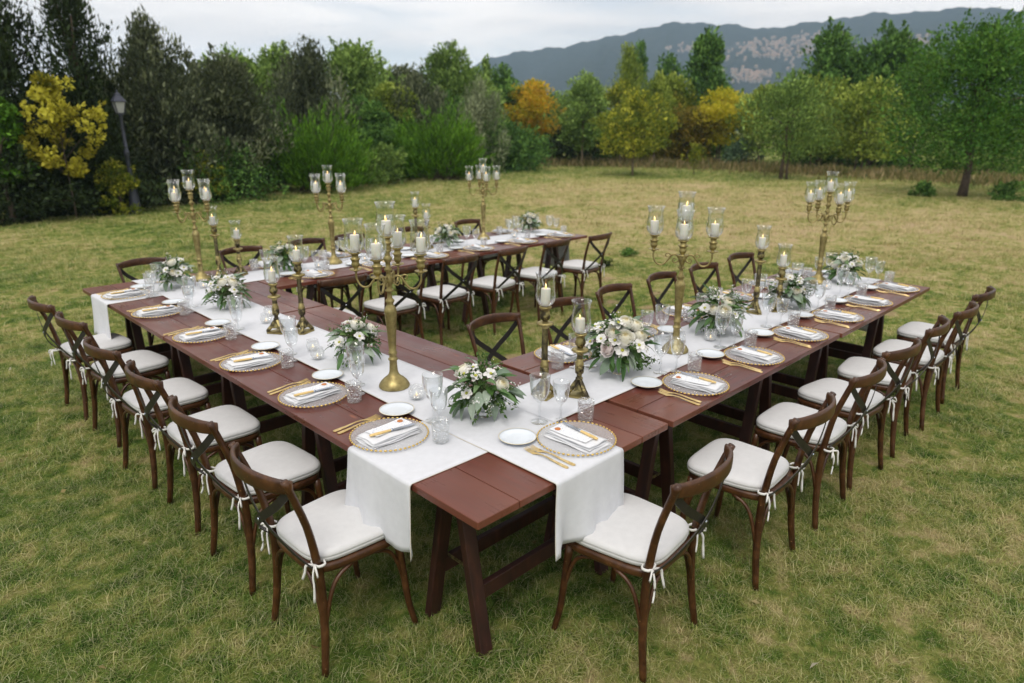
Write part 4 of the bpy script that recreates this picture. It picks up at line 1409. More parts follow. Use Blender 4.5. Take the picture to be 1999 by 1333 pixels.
def make_chair():
    t = empty('cross_back_chair', (0, 0, 0))
    base = rounded_trap(0.44, 0.37, 0.41, 48, 4.4)
    mb = MB()
    shell([(0.93, 0.418), (0.985, 0.422), (1.0, 0.430), (1.0, 0.446), (0.985, 0.454), (0.90, 0.456)], base, mb)
    part('seat_frame', mb, M['chair'], t)
    mb = MB()
    shell([(0.94, 0.457), (0.985, 0.462), (1.0, 0.472), (1.002, 0.4785), (0.992, 0.480), (1.002, 0.4815), (0.998, 0.490), (0.97, 0.499), (0.90, 0.5045), (0.6, 0.508), (0.2, 0.509)], [(x * 0.985, y * 0.985 + 0.005) for x, y in base], mb)
    cu = part('cushion', mb, M['cushion'], t)
    for s in (-1, 1):
        mb = MB()
        cx, cy_, cz = s * 0.178, -0.196, 0.47
        rq = random.Random(9 + s)
        u_ = lambda a: rq.uniform(-a, a)
        mb.tube(bez([(s * 0.15, -0.17, 0.468), (cx - s * 0.024, -0.207, 0.472), (cx + s * 0.018, -0.208, 0.470), (cx + s * 0.022, -0.18, 0.468), (cx, -0.17, 0.468)], 12), 0.0040, 5, flat=1.5)
        mb.tube(bez([(cx, -0.208, 0.47), (cx + s * 0.026, -0.222, 0.476 + u_(.008)), (cx + s * 0.044, -0.226, 0.446), (cx + s * 0.010, -0.214, 0.465)], 10), 0.0034, 5, flat=1.4)
        mb.tube(bez([(cx, -0.210, 0.468), (cx + s * 0.014, -0.228, 0.438), (cx + s * 0.020 + u_(.01), -0.230, 0.39), (cx + s * 0.018 + u_(.012), -0.234, 0.345 + u_(.02))], 10), 0.0036, 5, flat=1.6)
        mb.tube(bez([(cx, -0.210, 0.468), (cx - s * 0.030, -0.226, 0.462), (cx - s * 0.044 + u_(.01), -0.230, 0.432), (cx - s * 0.052, -0.234, 0.385 + u_(.02))], 10), 0.0036, 5, flat=1.6)
        part('ribbon_tie', mb, M['ribbon'], cu)
    for s in (-1, 1):
        mb = MB()
        mb.tube(bez([(s * 0.208, -0.215, -0.005), (s * 0.194, -0.192, 0.16), (s * 0.182, -0.182, 0.32), (s * 0.180, -0.186, 0.46), (s * 0.188, -0.215, 0.64), (s * 0.200, -0.262, 0.79), (s * 0.206, -0.292, 0.872)], 20), [0.0125 + 0.0028 * math.sin(PI * min(1, i / 13)) for i in range(20)], 9, up=(0, 1, 0), flat=1.15)
        part('rear_leg', mb, M['chair'], t)
        mb = MB()
        mb.tube(bez([(s * 0.185, 0.165, 0.425), (s * 0.194, 0.178, 0.28), (s * 0.204, 0.192, 0.12), (s * 0.222, 0.212, -0.005)], 12), [0.0175 - 0.005 * i / 11 for i in range(12)], 9, up=(0, 1, 0))
        part('front_leg', mb, M['chair'], t)
    # curved top rail
    mb = MB()
    path = bez([(-0.212, -0.268, 0.842), (-0.165, -0.306, 0.846), (-0.085, -0.336, 0.850), (0, -0.346, 0.852), (0.085, -0.336, 0.850), (0.165, -0.306, 0.846), (0.212, -0.268, 0.842)], 22)
    prof = [(0.011 * math.copysign(abs(math.cos(a)) ** 0.7, math.cos(a)), 0.033 * math.copysign(abs(math.sin(a)) ** 0.7, math.sin(a))) for a in [2 * PI * i / 12 for i in range(12)]]
    mb.sweep(path, prof, scale=[0.80 + 0.20 * math.sin(PI * i / 21) for i in range(22)])
    part('top_rail', mb, M['chair'], t)
    for s in (-1, 1):
        mb = MB()
        off = 0.004 * s
        path = bez([(s * 0.192, -0.278, 0.815), (s * 0.13, -0.297 - off, 0.745), (0.0, -0.302 - off, 0.645), (-s * 0.12, -0.262 - off, 0.545), (-s * 0.176, -0.208, 0.468)], 16)
        mb.sweep(path, [(-0.0165, -0.0017), (0.0165, -0.0017), (0.0165, 0.0017), (-0.0165, 0.0017)], up=(0, 1, 0.25))
        part('back_strap', mb, M['iron'], t, False)
    mb = MB()
    mb.lathe([(0.007, 0), (0.0065, 0.003), (0.001, 0.005)], 8, cap0=True)
    st = part('rivet', mb, M['steel'], t)
    st.location = (0, -0.309, 0.645)
    st.rotation_euler = (R(90), 0, 0)
    # bentwood braces under the seat
    foot = {(-1, -1): (-0.192, -0.188, 0.19), (1, -1): (0.192, -0.188, 0.19), (-1, 1): (-0.200, 0.187, 0.19), (1, 1): (0.200, 0.187, 0.19)}
    for (sx, sy), f in foot.items():
        for ax in (0, 1):
            if ax == 0:
                e = (sx * 0.055, sy * 0.186, 0.420)
                k = (sx * 0.155, sy * 0.190, 0.335)
                k2 = (sx * 0.115, sy * 0.189, 0.395)
            else:
                e = (sx * 0.188, sy * 0.05, 0.420)
                k = (sx * 0.192, sy * 0.150, 0.335)
                k2 = (sx * 0.190, sy * 0.11, 0.395)
            mb = MB()
            mb.tube(bez([f, k, k2, e], 9), 0.0088, 6, up=(0.2, 1, 0.1))
            part('brace', mb, M['chair'], t)
    return t


chair0 = make_chair()
used = [False]


def put_chair(x, y, rz, label, group):
    o = chair0 if not used[0] else copy_tree(chair0)
    used[0] = True
    o.location = (x, y, 0)
    o.rotation_euler = (0, 0, rz)
    for ch in o.children:
        if ch.name.split('.')[0] == 'cushion':
            ch.rotation_euler = (jr.uniform(-.012, .012), jr.uniform(-.012, .012), jr.uniform(-.05, .05))
            ch.location = (jr.uniform(-.006, .006), jr.uniform(-.004, .008), 0.001)
            for rb_ in ch.children:
                rb_.scale = (1, 1, jr.uniform(0.97, 1.03))
                rb_.rotation_euler = (jr.uniform(-.03, .03), 0, jr.uniform(-.06, .06))
    tag(o, label, 'chair', group)


jr = random.Random(3)
FX, FY, BY = -PI / 2, 0.0, PI            # facing +x, +y, -y
for i, y in enumerate([0.745, 1.41, 2.06, 2.71, 3.47, 4.10]):
    put_chair(-0.105 + jr.uniform(-.02, .02), y, FX + jr.uniform(-.10, .10), f'brown cross-back chair on the corner tables\' outer side, {ORD[i]} from the near corner', 'chairs on the outer side of the corner tables')
put_chair(0.715, -0.115, FY + 0.06, 'brown cross-back chair at the near end, under the crossing runner\'s hanging end', 'chairs on the outer side of the near arm')
for i, x in enumerate([1.545, 2.225, 2.80, 3.40, 4.0, 4.66]):
    put_chair(x, -0.165 + jr.uniform(-.02, .02), FY + jr.uniform(-.10, .10), f'brown cross-back chair outside the near arm, {ORD[i]} from the near corner', 'chairs on the outer side of the near arm')
for i, x in enumerate([1.51, 2.15, 2.77, 3.42, 4.02, 4.72]):
    put_chair(x, 1.245 + jr.uniform(-.02, .02), BY + jr.uniform(-.06, .06), f'brown cross-back chair inside the near arm, {ORD[i]} from the corner tables', 'chairs on the inner side of the near arm')
for i, x in enumerate([1.52, 2.15, 2.78, 3.43, 4.12, 4.80]):
    put_chair(x, 3.60 + jr.uniform(-.03, .03), FY + jr.uniform(-.10, .10), f'brown cross-back chair inside the far arm, {ORD[i]} from the corner tables', 'chairs on the inner side of the far arm')
for i, x in enumerate([0.60, 1.50, 2.22, 2.72, 3.55, 4.52]):
    put_chair(x, 4.93 + jr.uniform(-.03, .03), BY + jr.uniform(-.10, .10), f'brown cross-back chair behind the far arm, {ORD[i]} from the far corner', 'chairs on the outer side of the far arm')


# ------------------------------------------------------------------ candle ware
def flame_mesh():
    mb = MB()
    mb.lathe([(0.0008, 0.0), (0.0030, 0.004), (0.0041, 0.009), (0.0034, 0.015), (0.0018, 0.021), (0.0003, 0.027)], 8, cap0=True, cap1=True)
    return mb.mesh('flame', M['flame'])


FLAME = flame_mesh()
WICK = MB().tube([(0, 0, 0), (0.0005, 0, 0.008)], 0.0008, 5, up=(0, 1, 0)).mesh('wick', M['wick'])


def candle_mesh(r, h, seed):
    q = random.Random(seed)
    mb = MB()
    mb.lathe([(r * .97, 0), (r, 0.003), (r * 0.995, h * 0.5), (r * 1.0, h - 0.004), (r * 0.95, h), (r * 0.80, h - 0.002), (r * 0.55, h - 0.006), (r * 0.2, h - 0.0075)], 18, cap0=True, cap1=True, wob=lambda a, z: 1 + 0.012 * math.sin(3 * a + z * 50 + q.random() * 0.2))
    return mb.mesh('candle', M['wax'])


CANDLES = [candle_mesh(0.0222, hh, k) for k, hh in enumerate((0.066, 0.072, 0.078))]
CH = (0.066, 0.072, 0.078)


def hurricane_mesh(s=1.0):
    mb = MB()
    pr = [(0.014, 0.0), (0.022, 0.002), (0.036, 0.012), (0.0445, 0.028), (0.0475, 0.045), (0.0465, 0.066), (0.0425, 0.098), (0.0405, 0.12), (0.0425, 0.140), (0.0475, 0.155), (0.0490, 0.1575), (0.0478, 0.1570), (0.0412, 0.138), (0.0392, 0.12), (0.0411, 0.098), (0.0449, 0.066), (0.0459, 0.045), (0.043, 0.030), (0.034, 0.0155), (0.018, 0.006), (0.004, 0.005)]
    mb.lathe([(r * s, z * s) for r, z in pr], 28, cap0=True)
    return mb.mesh('hurricane_glass', M['hurricane'])


HURR = hurricane_mesh()
G_H, G_C = 'glass hurricane shades over the candles', 'ivory pillar candles burning in hurricane shades'
ci_ = [0]


def lit_candle(x, y, z, where, hs=1.0):
    """glass shade standing on the cup, candle standing in it"""
    g = link('hurricane_shade', HURR)
    g.location = (x, y, z)
    g.scale = (hs, hs, hs)
    tag(g, 'glass candle shade ' + where, 'candle shade', G_H)
    k = ci_[0] % 3
    ci_[0] += 1
    c = link('candle', CANDLES[k])
    c.location = (x + jr.uniform(-.004, .004), y + jr.uniform(-.004, .004), z + 0.0062 * hs)
    c.rotation_euler = (jr.uniform(-.03, .03), jr.uniform(-.03, .03), jr.uniform(0, 6))
    tag(c, 'lit ivory candle ' + where, 'candle', G_C)
    wk = link('wick', WICK, c, (0, 0, CH[k] - 0.008))
    fl = link('flame', FLAME, c, (0, 0, CH[k] - 0.003))
    fl.rotation_euler = (jr.uniform(-.15, .15), jr.uniform(-.15, .15), 0)
    s = jr.uniform(0.75, 1.15)
    fl.scale = (s * .9, s * .9, s)


def cup_profile():
    return [(0.006, -0.050), (0.013, -0.046), (0.013, -0.040), (0.008, -0.034), (0.017, -0.022), (0.021, -0.012), (0.017, -0.004), (0.019, 0.006), (0.024, 0.012), (0.024, 0.016), (0.017, 0.018), (0.015, 0.030), (0.020, 0.036), (0.030, 0.040), (0.031, 0.043), (0.004, 0.044)]


def make_candelabrum():
    t = empty('candelabrum', (0, 0, 0))
    mb = MB()
    pr = [(0.074, 0), (0.077, 0.004), (0.076, 0.014), (0.066, 0.030), (0.050, 0.046), (0.034, 0.058), (0.025, 0.070), (0.021, 0.085), (0.019, 0.115), (0.0185, 0.138), (0.024, 0.143), (0.024, 0.149), (0.0185, 0.154), (0.018, 0.170), (0.022, 0.176), (0.022, 0.182), (0.0175, 0.188), (0.019, 0.23), (0.023, 0.30), (0.0275, 0.365), (0.030, 0.388), (0.030, 0.396), (0.024, 0.412), (0.016, 0.424), (0.016, 0.430), (0.022, 0.440), (0.022, 0.446), (0.013, 0.456), (0.0105, 0.475), (0.010, 0.487), (0.021, 0.492), (0.022, 0.497), (0.012, 0.503), (0.014, 0.520), (0.020, 0.532), (0.022, 0.548), (0.016, 0.562), (0.011, 0.57), (0.011, 0.585), (0.019, 0.592), (0.019, 0.60), (0.011, 0.608), (0.012, 0.63), (0.020, 0.642), (0.022, 0.650), (0.013, 0.662), (0.011, 0.675), (0.019, 0.684), (0.019, 0.69), (0.010, 0.70)]
    mb.lathe(pr, 20, cap0=True, wob=lambda a, z: 1 + (0.035 * math.cos(10 * a) if 0.20 < z < 0.38 else 0))
    part('stem', mb, M['gold_brass'], t)
    mb = MB().lathe([(r, z + 0.755 - 0.044) for r, z in cup_profile()], 18)
    part('candle_cup', mb, M['gold_brass'], t)
    for k in range(4):
        a = k * PI / 2
        ca, sa = math.cos(a), math.sin(a)
        rot = lambda p: (p[0] * ca - p[1] * sa, p[0] * sa + p[1] * ca, p[2])
        mb = MB()
        mb.tube([rot(p) for p in bez([(0.012, 0, 0.540), (0.035, 0, 0.566), (0.060, 0, 0.562), (0.078, 0, 0.536), (0.105, 0, 0.508), (0.138, 0, 0.512), (0.158, 0, 0.545), (0.160, 0, 0.580)], 26)], [0.0062 - 0.0012 * i / 25 for i in range(26)], 7, up=(-sa, ca, 0.05))
        mb.tube([rot(p) for p in bez([(0.060, 0, 0.561), (0.078, 0, 0.574), (0.092, 0, 0.566), (0.088, 0, 0.552), (0.076, 0, 0.556)], 12)], [0.0042 - 0.0002 * i for i in range(12)], 6, up=(-sa, ca, 0.05))
        mb.tube([rot(p) for p in bez([(0.016, 0, 0.535), (0.040, 0, 0.520), (0.052, 0, 0.534), (0.044, 0, 0.546), (0.036, 0, 0.538)], 12)], [0.0042 - 0.0002 * i for i in range(12)], 6, up=(-sa, ca, 0.05))
        ar = part('arm', mb, M['gold_brass'], t)
        mb = MB().lathe([(0.030, -0.034), (0.031, -0.030), (0.012, -0.033)], 18, c=rot((0.160, 0, 0.625)))
        mb.lathe(cup_profile(), 18, c=rot((0.160, 0, 0.630)))
        part('candle_cup', mb, M['gold_brass'], ar)
    return t


cand0 = make_candelabrum()
cand_used = [False]
CANDS = [
    (0.52, 1.21, R(38), "corner tables' candelabrum"),
    (2.03, 0.54, R(31), "near arm's first candelabrum"),
    (4.47, 0.70, R(50), "near arm's end candelabrum"),
    (0.81, 4.42, R(25), "far corner candelabrum"),
    (2.01, 4.30, R(15), "far arm's middle candelabrum"),
    (4.04, 4.40, R(62), "far arm's end candelabrum"),
]
CLAB = ['tall five-light gold candelabrum on the corner tables between two flower bowls', 'tall five-light gold candelabrum on the near arm, just past the largest flower bowl', 'tall five-light gold candelabrum near the free end of the near arm', 'tall five-light gold candelabrum at the far corner of the horseshoe', 'tall five-light gold candelabrum in the middle of the far arm', 'tall five-light gold candelabrum near the free end of the far arm']
view_a = math.atan2(_f.y, _f.x)
for i, (x, y, rz, nm) in enumerate(CANDS):
    o = cand0 if i == 0 else copy_tree(cand0)
    z = surf_z(x, y)
    o.location = (x, y, z)
    o.rotation_euler = (0, 0, rz)
    tag(o, CLAB[i], 'candelabrum', 'tall gold candelabra on the tables')
    lit_candle(x, y, z + 0.755, f'on the central top cup of the {nm}')
    view_a = math.atan2(y - CAM.y, x - CAM.x)
    for k in range(4):
        a = rz + k * PI / 2
        px, py = x + 0.160 * math.cos(a), y + 0.160 * math.sin(a)
        rel = (a - view_a + PI) % (2 * PI) - PI
        side = 'front left' if rel > 0 and abs(rel) > PI / 2 else 'rear left' if rel > 0 else 'front right' if abs(rel) > PI / 2 else 'rear right'
        lit_candle(px, py, z + 0.674, f'on the {side} arm of the {nm}')


def make_stick(kind):
    t = empty('candlestick', (0, 0, 0))
    hh = 0.455 if kind == 'tall' else 0.32
    mb = MB()
    # three-cornered foot with clawed legs
    for k in range(3):
        a = PI / 2 + k * 2 * PI / 3
        ca, sa = math.cos(a), math.sin(a)
        mb.tube(bez([(0.058 * ca, 0.058 * sa, 0.008), (0.052 * ca, 0.052 * sa, 0.022), (0.034 * ca, 0.034 * sa, 0.040), (0.020 * ca, 0.020 * sa, 0.062), (0.006 * ca, 0.006 * sa, 0.085)], 10), [0.012, 0.013, 0.012, 0.012, 0.0125, 0.013, 0.013, 0.012, 0.011, 0.010], 7)
    mb.lathe([(0.030, 0.030), (0.027, 0.045), (0.020, 0.060), (0.014, 0.075), (0.012, 0.088)], 12, cap0=True, wob=lambda a, z: 1 + 0.28 * math.cos(3 * (a - PI / 2)))
    V = []
    for k in range(3):
        a = PI / 2 + k * 2 * PI / 3
        for d in (-0.22, 0.22):
            V.append((0.067 * math.cos(a + d), 0.067 * math.sin(a + d)))
    n = 6
    VV = [(x, y, 0.0) for x, y in V] + [(x, y, 0.008) for x, y in V] + [(x * 0.8, y * 0.8, 0.011) for x, y in V]
    F = [tuple(reversed(range(n)))] + [(j * n + i, j * n + (i + 1) % n, (j + 1) * n + (i + 1) % n, (j + 1) * n + i) for j in range(2) for i in range(n)] + [tuple(12 + i for i in range(n))]
    mb.add(VV, F, 1)
    part('foot', mb, [M['dark_brass'], M['gold_brass']], t, True, auto=40)
    s = (hh - 0.085) / 0.37
    lo = MB()
    lo.lathe([(0.010, 0.080), (0.018, 0.085), (0.018, 0.092), (0.012, 0.098), (0.014, 0.112), (0.021, 0.118), (0.0225, 0.150), (0.018, 0.154)], 16)
    part('collar', lo, M['dark_brass'], t)
    up_ = MB()
    z1 = hh - 0.105
    up_.lathe([(0.018, 0.152), (0.0205, 0.156), (0.0205, 0.168), (0.016, 0.174), (0.017, 0.186), (0.0135, 0.190)], 16, m=1)
    up_.lathe([(0.0145, 0.188), (0.013, z1 - 0.004)], 24, m=0, wob=lambda a, z: 1 + 0.07 * math.cos(12 * a))
    up_.lathe([(0.014, z1 - 0.006), (0.018, z1), (0.020, z1 + 0.006), (0.036, z1 + 0.012), (0.040, z1 + 0.016), (0.040, z1 + 0.022), (0.030, z1 + 0.026), (0.012, z1 + 0.030)], 20, m=1)
    part('shaft', up_, [M['grey_brass'], M['gold_brass']], t)
    cu = MB()
    cu.lathe([(0.012, z1 + 0.028), (0.014, z1 + 0.034), (0.024, z1 + 0.046), (0.025, z1 + 0.060), (0.020, z1 + 0.074), (0.020, z1 + 0.084)], 20, wob=lambda a, z: 1 + 0.04 * math.cos(9 * a + z * 200), m=0)
    cu.lathe([(0.020, z1 + 0.084), (0.026, z1 + 0.090), (0.030, z1 + 0.096), (0.030, z1 + 0.100), (0.004, hh - 0.002)], 20, m=1)
    part('candle_cup', cu, [M['dark_brass'], M['gold_brass']], t)
    return t, hh


st_tall, HT = make_stick('tall')
st_short, HS = make_stick('short')
STICKS = [
    ('tall', 0.665, 2.40, 0.4, 'on the corner tables, beside the fluted goblets'), ('short', 0.545, 2.51, 1.1, 'on the corner tables'),
    ('tall', 0.965, 0.60, 0.2, 'at the near corner'), ('short', 1.095, 0.49, 0.9, 'at the near corner'),
    ('tall', 3.18, 0.62, 0.5, 'halfway along the near arm'), ('short', 3.345, 0.53, 1.3, 'halfway along the near arm'),
    ('tall', 0.965, 4.42, 0.1, 'at the far corner'), ('short', 1.14, 4.40, 0.7, 'at the far corner'),
    ('tall', 3.01, 4.32, 0.8, 'halfway along the far arm'), ('short', 3.16, 4.33, 0.2, 'halfway along the far arm'),
]
seen = {'tall': False, 'short': False}
for kind, x, y, rz, wh in STICKS:
    src = st_tall if kind == 'tall' else st_short
    o = src if not seen[kind] else copy_tree(src)
    seen[kind] = True
    z = surf_z(x, y)
    o.location = (x, y, z)
    o.rotation_euler = (0, 0, rz)
    tag(o, f'{"taller" if kind == "tall" else "shorter"} tarnished brass candlestick of the pair {wh}', 'candlestick', 'tarnished brass candlesticks in pairs')
    lit_candle(x, y, z + (HT if kind == 'tall' else HS) - 0.002, f'on the {"taller" if kind == "tall" else "shorter"} candlestick {wh}', 1.0)

# votives
def make_votive():
    t = empty('votive_holder', (0, 0, 0))
    mb = MB()
    mb.lathe([(0.010, 0.0), (0.024, 0.001), (0.034, 0.010), (0.039, 0.028), (0.037, 0.048), (0.031, 0.060), (0.034, 0.066), (0.032, 0.067), (0.0285, 0.060), (0.034, 0.047), (0.036, 0.028), (0.031, 0.012), (0.012, 0.006)], 26, cap0=True, wob=lambda a, z: 1 + 0.022 * math.sin(13 * a) * math.sin(z * 420))
    part('bowl', mb, M['votive'], t)
    return t


VWAX = MB().lathe([(0.017, 0), (0.018, 0.001), (0.018, 0.013), (0.014, 0.0125), (0.002, 0.012)], 14, cap0=True).mesh('tealight', M['wax'])
vot0 = make_votive()
VOT = [
    (0.50, 1.00, 'beside the foot of the corner tables\' candelabrum'), (0.46, 1.86, 'closest to the saucer, behind the corner tables\' second flower bowl'),
    (0.52, 2.02, 'middle of three behind the corner tables\' second flower bowl'), (0.66, 1.93, 'inner one of three behind the corner tables\' second flower bowl'),
    (0.59, 2.76, 'near the short candlestick of the corner tables'), (0.69, 2.92, 'next to the corner tables\' farther flower bowl'),
    (0.52, 3.95, 'before the far corner flower bowl'), (0.70, 4.10, 'beside the far corner candelabrum'),
    (2.20, 0.62, 'right behind the near arm\'s first candelabrum'), (2.36, 0.50, 'under the near arm\'s leafy second flower bowl'),
    (4.30, 0.56, 'before the near arm\'s end candelabrum'), (3.72, 0.55, 'past the near arm\'s third flower bowl'),
    (2.30, 4.22, 'past the far arm\'s middle candelabrum'), (4.40, 4.25, 'past the far arm\'s end candelabrum'), (1.80, 4.22, 'before the far arm\'s middle candelabrum'),
]
for i, (x, y, wh) in enumerate(VOT):
    o = vot0 if i == 0 else copy_tree(vot0)
    z = surf_z(x, y)
    o.location = (x, y, z)
    tag(o, 'knobbly glass votive ' + wh, 'votive holder', 'knobbly glass votive holders')
    c = link('tealight', VWAX)
    c.location = (x, y, z + 0.0062)
    tag(c, 'lit tealight in the votive ' + wh, 'candle', 'tealights in glass holders')
    fl = link('flame', FLAME, c, (0, 0, 0.012))
    fl.scale = (0.7, 0.7, 0.7)

# ------------------------------------------------------------------ place settings
def charger_parts():
    mb = MB()
    mb.lathe([(0.02, 0.004), (0.095, 0.004), (0.108, 0.006), (0.150, 0.0125), (0.160, 0.0145), (0.160, 0.0165), (0.150, 0.0155), (0.108, 0.0095), (0.095, 0.0075), (0.02, 0.0075)], 48, cap0=True, cap1=True)
    a = mb.mesh('charger_plate', M['charger'])
    rb = MB()
    n = 52
    for i in range(n):
        an = 2 * PI * i / n
        t_ = (-math.sin(an), math.cos(an))
        c_ = (0.1630 * math.cos(an), 0.1630 * math.sin(an))
        rb.tube([(c_[0] + t_[0] * q, c_[1] + t_[1] * q, 0.0158) for q in (-0.0066, -0.0045, 0.0, 0.0045, 0.0066)], [0.0012, 0.0036, 0.0043, 0.0036, 0.0012], 6)
    b = rb.mesh('rim', M['rim_gold'])
    return a, b


CHG, CHG_RIM = charger_parts()


def napkin_mesh(seed):
    r = random.Random(seed)
    mb = MB()
    for k in range(4):
        z0, z1 = 0.001 + k * 0.0062, 0.001 + k * 0.0062 + 0.0052
        wv, lv = 0.130 - 0.005 * k + r.uniform(-.005, .005), 0.250 - 0.006 * k + r.uniform(-.008, .004)
        ox, oy, rr = r.uniform(-.004, .004), r.uniform(-.004, .004), r.uniform(-.03, .03)
        nu, nv = 9, 13
        V, F = [], []
        ph = r.random() * 6
        for side in (0, 1):
            for j in range(nv):
                for i in range(nu):
                    u, v = i / (nu - 1) - .5, j / (nv - 1) - .5
                    x = u * wv * (1 + 0.03 * math.sin(v * 7 + ph))
                    y = v * lv * (1 + 0.02 * math.sin(u * 9 + ph))
                    edge = (1 - (abs(2 * u)) ** 6) * (1 - (abs(2 * v)) ** 10)
                    wz = 0.0016 * math.sin(v * 11 + u * 5 + ph + k)
                    z = (z0 + z1) / 2 + wz + ((z1 - z0) / 2) * (0.25 + 0.75 * edge) * (1 if side else -1)
                    V.append((ox + x * math.cos(rr) - y * math.sin(rr), oy + x * math.sin(rr) + y * math.cos(rr), z))
        o2 = nu * nv
        for j in range(nv - 1):
            for i in range(nu - 1):
                a = j * nu + i
                F.append((a, a + nu, a + nu + 1, a + 1))
                F.append((o2 + a, o2 + a + 1, o2 + a + nu + 1, o2 + a + nu))
        per = [i for i in range(nu)] + [j * nu + nu - 1 for j in range(1, nv)] + [(nv - 1) * nu + i for i in range(nu - 2, -1, -1)] + [j * nu for j in range(nv - 2, 0, -1)]
        for q in range(len(per)):
            a, b = per[q], per[(q + 1) % len(per)]
            F.append((a, b, o2 + b, o2 + a))
        mb.add(V, F)
    return mb.mesh('napkin', M['napkin'])


NAPK = [napkin_mesh(k) for k in range(4)]


def card_mesh():
    mb = MB()
    nu, nv = 7, 13
    for z in (0.0, 0.0012):
        pass
    def f(u, v):
        return ((u - .5) * 0.078, (v - .5) * 0.190, 0.0014 + 0.003 * (abs(v - .5) * 2) ** 2)
    mb.grid(f, nu, nv)
    return mb.mesh('letter', M['card'])


CARD = card_mesh()
SEAL = MB().lathe([(0.0125, 0), (0.013, 0.0015), (0.0115, 0.003), (0.008, 0.0024), (0.007, 0.0030), (0.001, 0.0030)], 16, wob=lambda a, z: 1 + 0.06 * math.sin(3 * a + 1) + 0.03 * math.sin(7 * a), cap0=True).mesh('wax_seal', M['seal'])


def knife_meshes():
    b = MB()
    # blade: flat, rounded tip
    pts = [(-0.006, 0.0), (0.006, 0.0), (0.0085, 0.02), (0.0090, 0.075), (0.006, 0.100), (0.0, 0.108), (-0.006, 0.102), (-0.0075, 0.08), (-0.007, 0.02)]
    n = len(pts)
    b.add([(x, y, -0.0007) for x, y in pts] + [(x, y, 0.0007) for x, y in pts], [tuple(reversed(range(n))), tuple(range(n, 2 * n))] + [(i, (i + 1) % n, n + (i + 1) % n, n + i) for i in range(n)])
    hnd = MB()
    hnd.tube([(0, y, 0) for y in (-0.100, -0.098, -0.085, -0.06, -0.03, -0.006, 0.0)], [0.003, 0.0065, 0.008, 0.0085, 0.0075, 0.0065, 0.0058], 10, flat=0.7)
    return b.mesh('blade', M['steel'], False), hnd.mesh('handle', M['ivory'])


BLADE, HANDLE = knife_meshes()
FERR = MB().tube([(0, -0.004, 0), (0, 0.006, 0)], 0.0068, 10, flat=0.75).mesh('ferrule', M['steel'])


def fork_mesh():
    mb = MB()
    # handle as a swept strip with a shaped outline, then four tines
    ys = [-0.115, -0.110, -0.09, -0.05, 0.0, 0.03, 0.045, 0.055, 0.062, 0.070]
    hw = [0.004, 0.0085, 0.0092, 0.0060, 0.0038, 0.0036, 0.0060, 0.0105, 0.0120, 0.0122]
    zz = [0.0015, 0.0015, 0.002, 0.004, 0.0085, 0.0075, 0.0050, 0.0030, 0.0020, 0.0018]
    V = []
    for y, h, z in zip(ys, hw, zz):
        V += [(-h, y, z - 0.0012), (h, y, z - 0.0012), (h * .8, y, z + 0.0013), (-h * .8, y, z + 0.0013)]
    n = len(ys)
    F = [(i * 4 + c, i * 4 + (c + 1) % 4, (i + 1) * 4 + (c + 1) % 4, (i + 1) * 4 + c) for i in range(n - 1) for c in range(4)]
    F += [(3, 2, 1, 0), tuple((n - 1) * 4 + c for c in range(4))]
    mb.add(V, F)
    for k in range(4):
        x = -0.0099 + k * 0.0066
        mb.tube([(x, 0.069, 0.0020), (x, 0.085, 0.0022), (x * 0.97, 0.104, 0.0052), (x * 0.95, 0.114, 0.0085)], [0.0018, 0.0018, 0.0015, 0.0007], 6)
    return mb.mesh('fork', M['gold'], True)


FORK = fork_mesh()
sharp_by_angle(FORK, 50)
SAUC = MB().lathe([(0.001, 0.004), (0.040, 0.0035), (0.042, 0.0), (0.046, 0.0), (0.048, 0.005), (0.068, 0.0105), (0.0785, 0.0165), (0.0785, 0.0185), (0.068, 0.0140), (0.050, 0.0085), (0.044, 0.0070), (0.001, 0.0070)], 40).mesh('side_plate', M['china'])
SAUC_RIM = MB().lathe([(0.0783, 0.0163), (0.0795, 0.0166), (0.0797, 0.0182), (0.0785, 0.0190), (0.0770, 0.0184)], 40).mesh('rim', M['china_rim'])
TUMB = MB().lathe([(0.001, 0.003), (0.030, 0.0), (0.0335, 0.003), (0.0345, 0.010), (0.0385, 0.094), (0.0388, 0.0965), (0.0368, 0.0965), (0.0330, 0.020), (0.029, 0.014), (0.001, 0.013)], 48, wob=lambda a, z: 1 + (0.018 * math.cos(12 * a + z * 120) if 0.008 < z < 0.068 else 0)).mesh('tumbler', M['tumbler'])


def goblet_meshes(s):
    bowl = MB().lathe([(0.003 * s, 0.0865 * s), (0.012 * s, 0.090 * s), (0.026 * s, 0.106 * s), (0.036 * s, 0.130 * s), (0.0405 * s, 0.160 * s), (0.043 * s, 0.205 * s), (0.0432 * s, 0.2065 * s), (0.0415 * s, 0.2065 * s), (0.0388 * s, 0.160 * s), (0.0342 * s, 0.131 * s), (0.024 * s, 0.108 * s), (0.002 * s, 0.096 * s)], 56, wob=lambda a, z: 1 + (0.022 * abs(math.cos(7 * a)) if z < 0.172 * s else 0.008)).mesh('bowl', M['goblet'])
    stem = MB().lathe([(0.034 * s, 0.0), (0.0355 * s, 0.0015), (0.034 * s, 0.003), (0.015 * s, 0.006), (0.006 * s, 0.012), (0.0042 * s, 0.03), (0.0045 * s, 0.045), (0.0078 * s, 0.052), (0.0045 * s, 0.060), (0.0042 * s, 0.078 * s), (0.008 * s, 0.085 * s), (0.010 * s, 0.089 * s)], 22, cap0=True).mesh('stem', M['stem'])
    return bowl, stem


